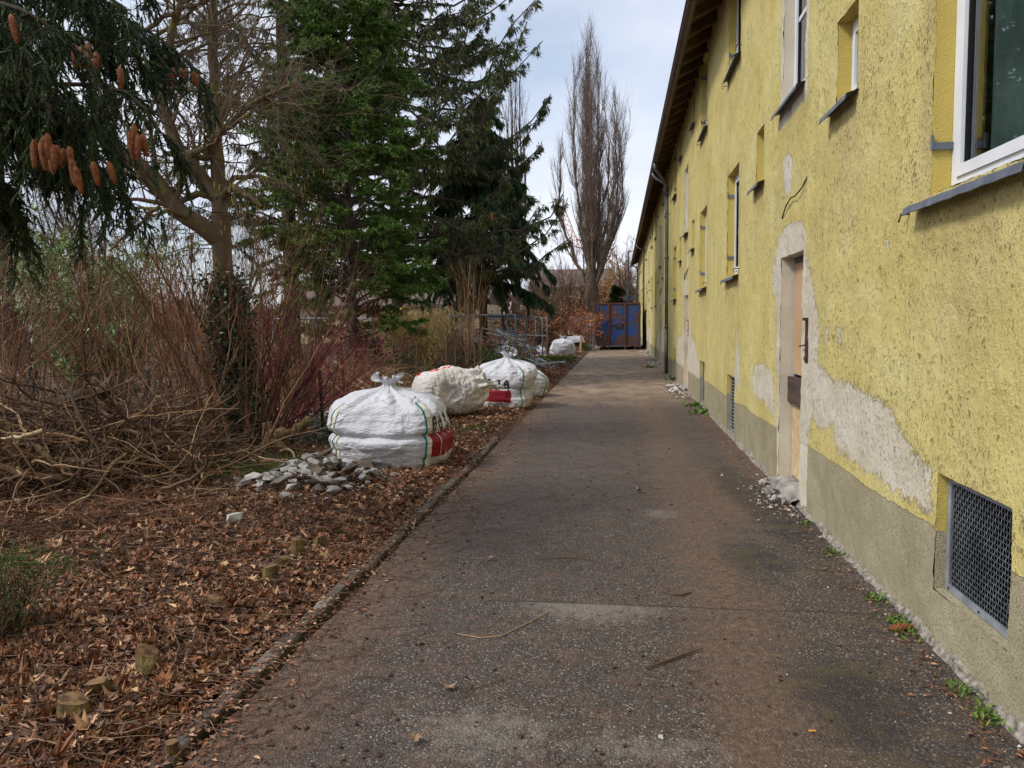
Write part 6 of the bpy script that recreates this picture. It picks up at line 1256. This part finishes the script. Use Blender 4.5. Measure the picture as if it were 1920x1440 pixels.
for l, lab in (([(525, 846, 8.7), (540, 840, 8.7), (552, 850, 8.6), (552, 862, 8.55)], 'pale curved root on the grass right of the root stump'), ([(440, 838, 8.9), (470, 850, 8.6), (495, 862, 8.4), (540, 862, 8.4)], 'long pale root lying on the grass before the ivy foot'), ([(378, 868, 8.2), (400, 866, 8.2), (430, 862, 8.3)], 'short pale stick on the grass before the upright stump')):
    P = resamp(P3(l), 10); g = Geo(); g.tube(P, .011, 6); tag(g.build('root', M['wood_pale'], loc=P[0]), lab, 'root')

# ---- wire fence ------------------------------------------------------------------
fpts = [(-75, 10.6), (60, 10.8), (180, 11.0), (278, 11.2), (410, 11.4)]
fc = [D(px_, 700, Y)[:2] for px_, Y in fpts]+[np.array([-5.05, 11.9]), G(607, 818)[:2]+[0, .0]]
fo = thing('wire_fence', 'low green wire mesh fence with steel posts running behind the thicket', 'fence', (fc[3][0], fc[3][1], 0))
for i, q in enumerate(fc):
    tilt_ = (-.16, 0) if i != 5 else (.17, 0)
    g = Geo(); lx = .0 if i != 5 else .16; tx = -.03 if i == 6 else 0; g.bar((q[0], q[1], -.1), (q[0]+lx+tx, q[1], .98), .04, .04, up=(0, 1, 0)); g.build('post', M['green_post'], fo)
g = Geo()
for a, b_ in zip(fc[:-1], fc[1:]):
    L = np.linalg.norm(b_-a); n = max(2, int(L/.1)); tt = np.linspace(0, 1, n+1)
    P = np.array([[(a[0]+(b_[0]-a[0])*q, a[1]+(b_[1]-a[1])*q, z) for z in (.02, .5, .92)] for q in tt]); P += rng.normal(0, .004, P.shape); g.tubes(P, np.full(P.shape[:2], .0018), 3)
    P = np.array([[(a[0]+(b_[0]-a[0])*q, a[1]+(b_[1]-a[1])*q, z+.012*math.sin(q*7)) for q in tt] for z in np.arange(.05, .95, .1)]); g.tubes(P, np.full(P.shape[:2], .0018), 3)
g.build('wire_mesh', M['wire'], fo)
for i, (px_, y0_, y1_, Y, r, mt_) in enumerate(((836, 700, 630, 17, .03, 'wood_stake'), (853, 690, 638, 17.6, .022, 'wood_stake'), (780, 700, 642, 16.6, .02, 'wood_stake'), (846, 700, 654, 17.2, .02, 'green_post'), (1088, 653, 628, 41, .06, 'wood_pale'))):
    a = D(px_, y0_, Y); b_ = D(px_+2, y1_, Y); a[2] = -.05; g = Geo(); g.tube([a, (a+b_)/2, b_], [r, r, r*.9], 8)
    tag(g.build('stake', M[mt_], loc=a), ['thick brown wooden stake between the second bag and the pampas', 'thinner brown stake right of the thick one', 'thin leaning stake under the pampas grass', 'dark green steel stake between the wooden ones', 'pale short post by the dark soil mound'][i], 'stake')

# ================================================================== BACKGROUND BUILDINGS
def house(name, label, x0, x1, y0, y1, ze, zr, wallm, roofm, wins, axis='x'):
    o = thing(name, label, 'house', ((x0+x1)/2, y0, 0)); g = Geo(); g.box((x0, y0, -.1), (x1, y1, ze)); g.build('wall', M[wallm], o)
    g = Geo(); e = .5; ym = (y0+y1)/2
    for th in (0, .18):
        g.add([(x0-e, y0-e, ze-.2+th), (x1+e, y0-e, ze-.2+th), (x1+e, ym, zr+th), (x0-e, ym, zr+th), (x1+e, y1+e, ze-.2+th), (x0-e, y1+e, ze-.2+th)], [[0, 1, 2, 3], [3, 2, 4, 5]])
    g.add([(x0-e, y0-e, ze-.2), (x1+e, y0-e, ze-.2), (x1+e, y0-e, ze-.02), (x0-e, y0-e, ze-.02)], [[0, 1, 2, 3]]); g.add([(x1, y0, ze), (x1, y1, ze), (x1, ym, zr)], [[0, 1, 2]]); g.add([(x0, y0, ze), (x0, y1, ze), (x0, ym, zr)], [[0, 2, 1]])
    g.build('roof', M[roofm], o)
    for (xa, xb, za, zb_, mm) in wins: g = Geo(); g.box((xa, y0-.06, za), (xb, y0-.003, zb_)); g.build('window', M[mm], o)
    return o
xa, xb = D(-120, 600, 34)[0], D(112, 600, 34)[0]
house('garden_house', 'house with a mossy grey green roof behind the thicket at the far left', xa, xb, 34, 41, 2.6, 5.2, 'plank', 'moss_roof', [(D(40, 600, 34)[0], D(62, 600, 34)[0], .9, 2.0, 'far_white'), (D(-60, 600, 34)[0], D(-30, 600, 34)[0], .9, 2.0, 'far_white')])
xa, xb = D(540, 600, 66)[0], D(905, 600, 66)[0]
house('far_house', 'long cream building glimpsed behind the dogwood and the frames', xa, xb, 66, 76, 3.3, 5.6, 'far_wall', 'far_roof', [(xa+2+i*3.4, xa+3.2+i*3.4, 1.2, 2.6, 'glass_dark') for i in range(5)])
xa, xb = D(1000, 600, 98)[0], D(1142, 600, 98)[0]
house('far_house', 'pale low building with a purplish brown roof left of the poplar', xa, xb, 98, 106, 6.0, 8.3, 'far_wall', 'far_roof', [(xa+1.5+i*2.6, xa+2.5+i*2.6, 3.2, 4.6, 'glass_dark') for i in range(3)])
# crane behind the poplar
ca = D(1047, 378, 130); cb_ = D(1078, 455, 130); ccx = D(1147, 500, 130)
o = thing('tower_crane', 'orange lattice crane jib and mast behind the poplar', 'crane', (ccx[0], 130, 0))
def lattice(g, a, b_, wd, n, r):
    a = np.array(a); b_ = np.array(b_); t_ = nrm(b_-a); s1 = nrm(np.cross(t_, [0, 1, .01])); s2 = np.cross(t_, s1); cs = [(s1*i+s2*j)*wd/2 for i, j in ((1, 1), (-1, 1), (-1, -1), (1, -1))]
    for c in cs: g.bar(a+c, b_+c, r, r)
    for k in range(n):
        for q in range(4): g.bar(a+(b_-a)*k/n+cs[q], a+(b_-a)*(k+1)/n+cs[(q+1) % 4], r*.6, r*.6)
g = Geo(); lattice(g, (ccx[0], 130, 0), (ccx[0], 130, 14.0), 1.7, 9, .16); g.build('mast', M['crane_red'], o)
g = Geo(); lattice(g, ca, cb_, 1.0, 8, .12); lattice(g, cb_, (ccx[0], 130, 12.8), 1.2, 6, .12); g.build('jib', M['crane_red'], o)
# street lamp, road sign
lp = D(1178, 600, 53); o = thing('street_lamp', 'slim grey street lamp rising behind the container', 'street lamp', (lp[0], 53, 0)); zt_ = D(1178, 471, 53)[2]
g = Geo(); g.tube([(lp[0], 53, 0), (lp[0], 53, zt_)], [.08, .05], 10); g.build('pole', M['lamp_grey'], o)
g = Geo(); g.bar((lp[0], 53, zt_), (lp[0]+.35, 52.9, zt_-.01), .05, .05); g.bar((lp[0]+.35, 52.9, zt_-.01), (lp[0]+.85, 52.75, zt_-.02), .16, .07); g.build('lamp_head', M['lamp_grey'], o)
sp_ = D(1181, 600, 52); zc = [D(1178, 559, 52)[2], D(1178, 571, 52)[2]]; o = thing('road_sign', 'two grey arrow shaped road signs seen from behind above the container', 'road sign', (sp_[0]-.1, 52, 0))
g = Geo(); g.tube([(sp_[0]-.07, 52.03, 0), (sp_[0]-.07, 52.03, zc[0]+.25)], .035, 8); g.build('post', M['lamp_grey'], o)
for z in zc:
    for (x0_, x1_, ar) in ((-.45, -.1, 0), (-.03, .38, 1)):
        g = Geo(); x0_, x1_ = sp_[0]+x0_, sp_[0]+x1_; pr = [(x0_, z-.17), (x1_-.12*ar, z-.17), (x1_, z-.07*ar-.17*(1-ar)), (x1_, z+.07*ar+.17*(1-ar)), (x1_-.12*ar, z+.17), (x0_, z+.17)]
        n = 6; v = [(x, 51.95, zz) for x, zz in pr]+[(x, 51.98, zz) for x, zz in pr]; g.add(v, [[0, 1, 4, 5], [1, 2, 3, 4], [11, 10, 7, 6], [10, 9, 8, 7]]); g.add(v, [[i, (i+1) % n, (i+1) % n+n, i+n] for i in range(n)]); g.build('sign_panel', M['sign_back'], o)
# site fence with warning lights
fx = [D(px_, 640, 49)[0] for px_ in (1068, 1092, 1113)]; o = thing('site_fence', 'grey steel site fence with screen beside the container', 'fence', (fx[0], 49, 0))
for a, b_ in zip(fx[:-1], fx[1:]):
    g = Geo(); 
    for x in (a+.03, b_-.03): g.tube([(x, 49, 0), (x, 49, 1.95)], .025, 8)
    g.tube([(a+.03, 49, 1.93), (b_-.03, 49, 1.93)], .02, 8); g.tube([(a+.03, 49, .15), (b_-.03, 49, .15)], .02, 8); g.build('fence_frame', M['steel_dull'], o)
    g = Geo(); xx = np.arange(a+.05, b_-.05, .09); P = np.array([[(x, 49.0, .15), (x, 49, 1.93)] for x in xx]); g.tubes(P, np.full(P.shape[:2], .004), 3); g.build('bars', M['steel_dull'], o)
    g = Geo(); V = np.array([[(x, 48.96+.02*math.sin(x*9+z*3), z) for z in (1.1, 1.4, 1.85)] for x in np.linspace(a+.05, b_-.05, 14)]); g.grid(V)
    if a == fx[0]: g.build('screen', M['tarp'], o)
for i, dx in enumerate((-.1, .1)):
    q = D(1111, 640, 48.2); o = thing('warning_lamp', ['left', 'right'][i]+' orange and white warning lamp on its pole beside the container', 'warning lamp', (q[0]+dx, 48.2, 0))
    g = Geo(); g.tube([(q[0]+dx, 48.2, 0), (q[0]+dx, 48.2, 1.35)], .03, 8); g.build('pole', M['steel_dull'], o)
    g = Geo(); g.box((q[0]+dx-.07, 48.16, 1.35), (q[0]+dx+.07, 48.24, 1.55)); g.build('lamp_case', M['far_white'], o)
    g = Geo(); g.tube([(q[0]+dx, 48.14, 1.67), (q[0]+dx, 48.26, 1.67)], .085, 14); g.build('lens', M['beacon'], o)
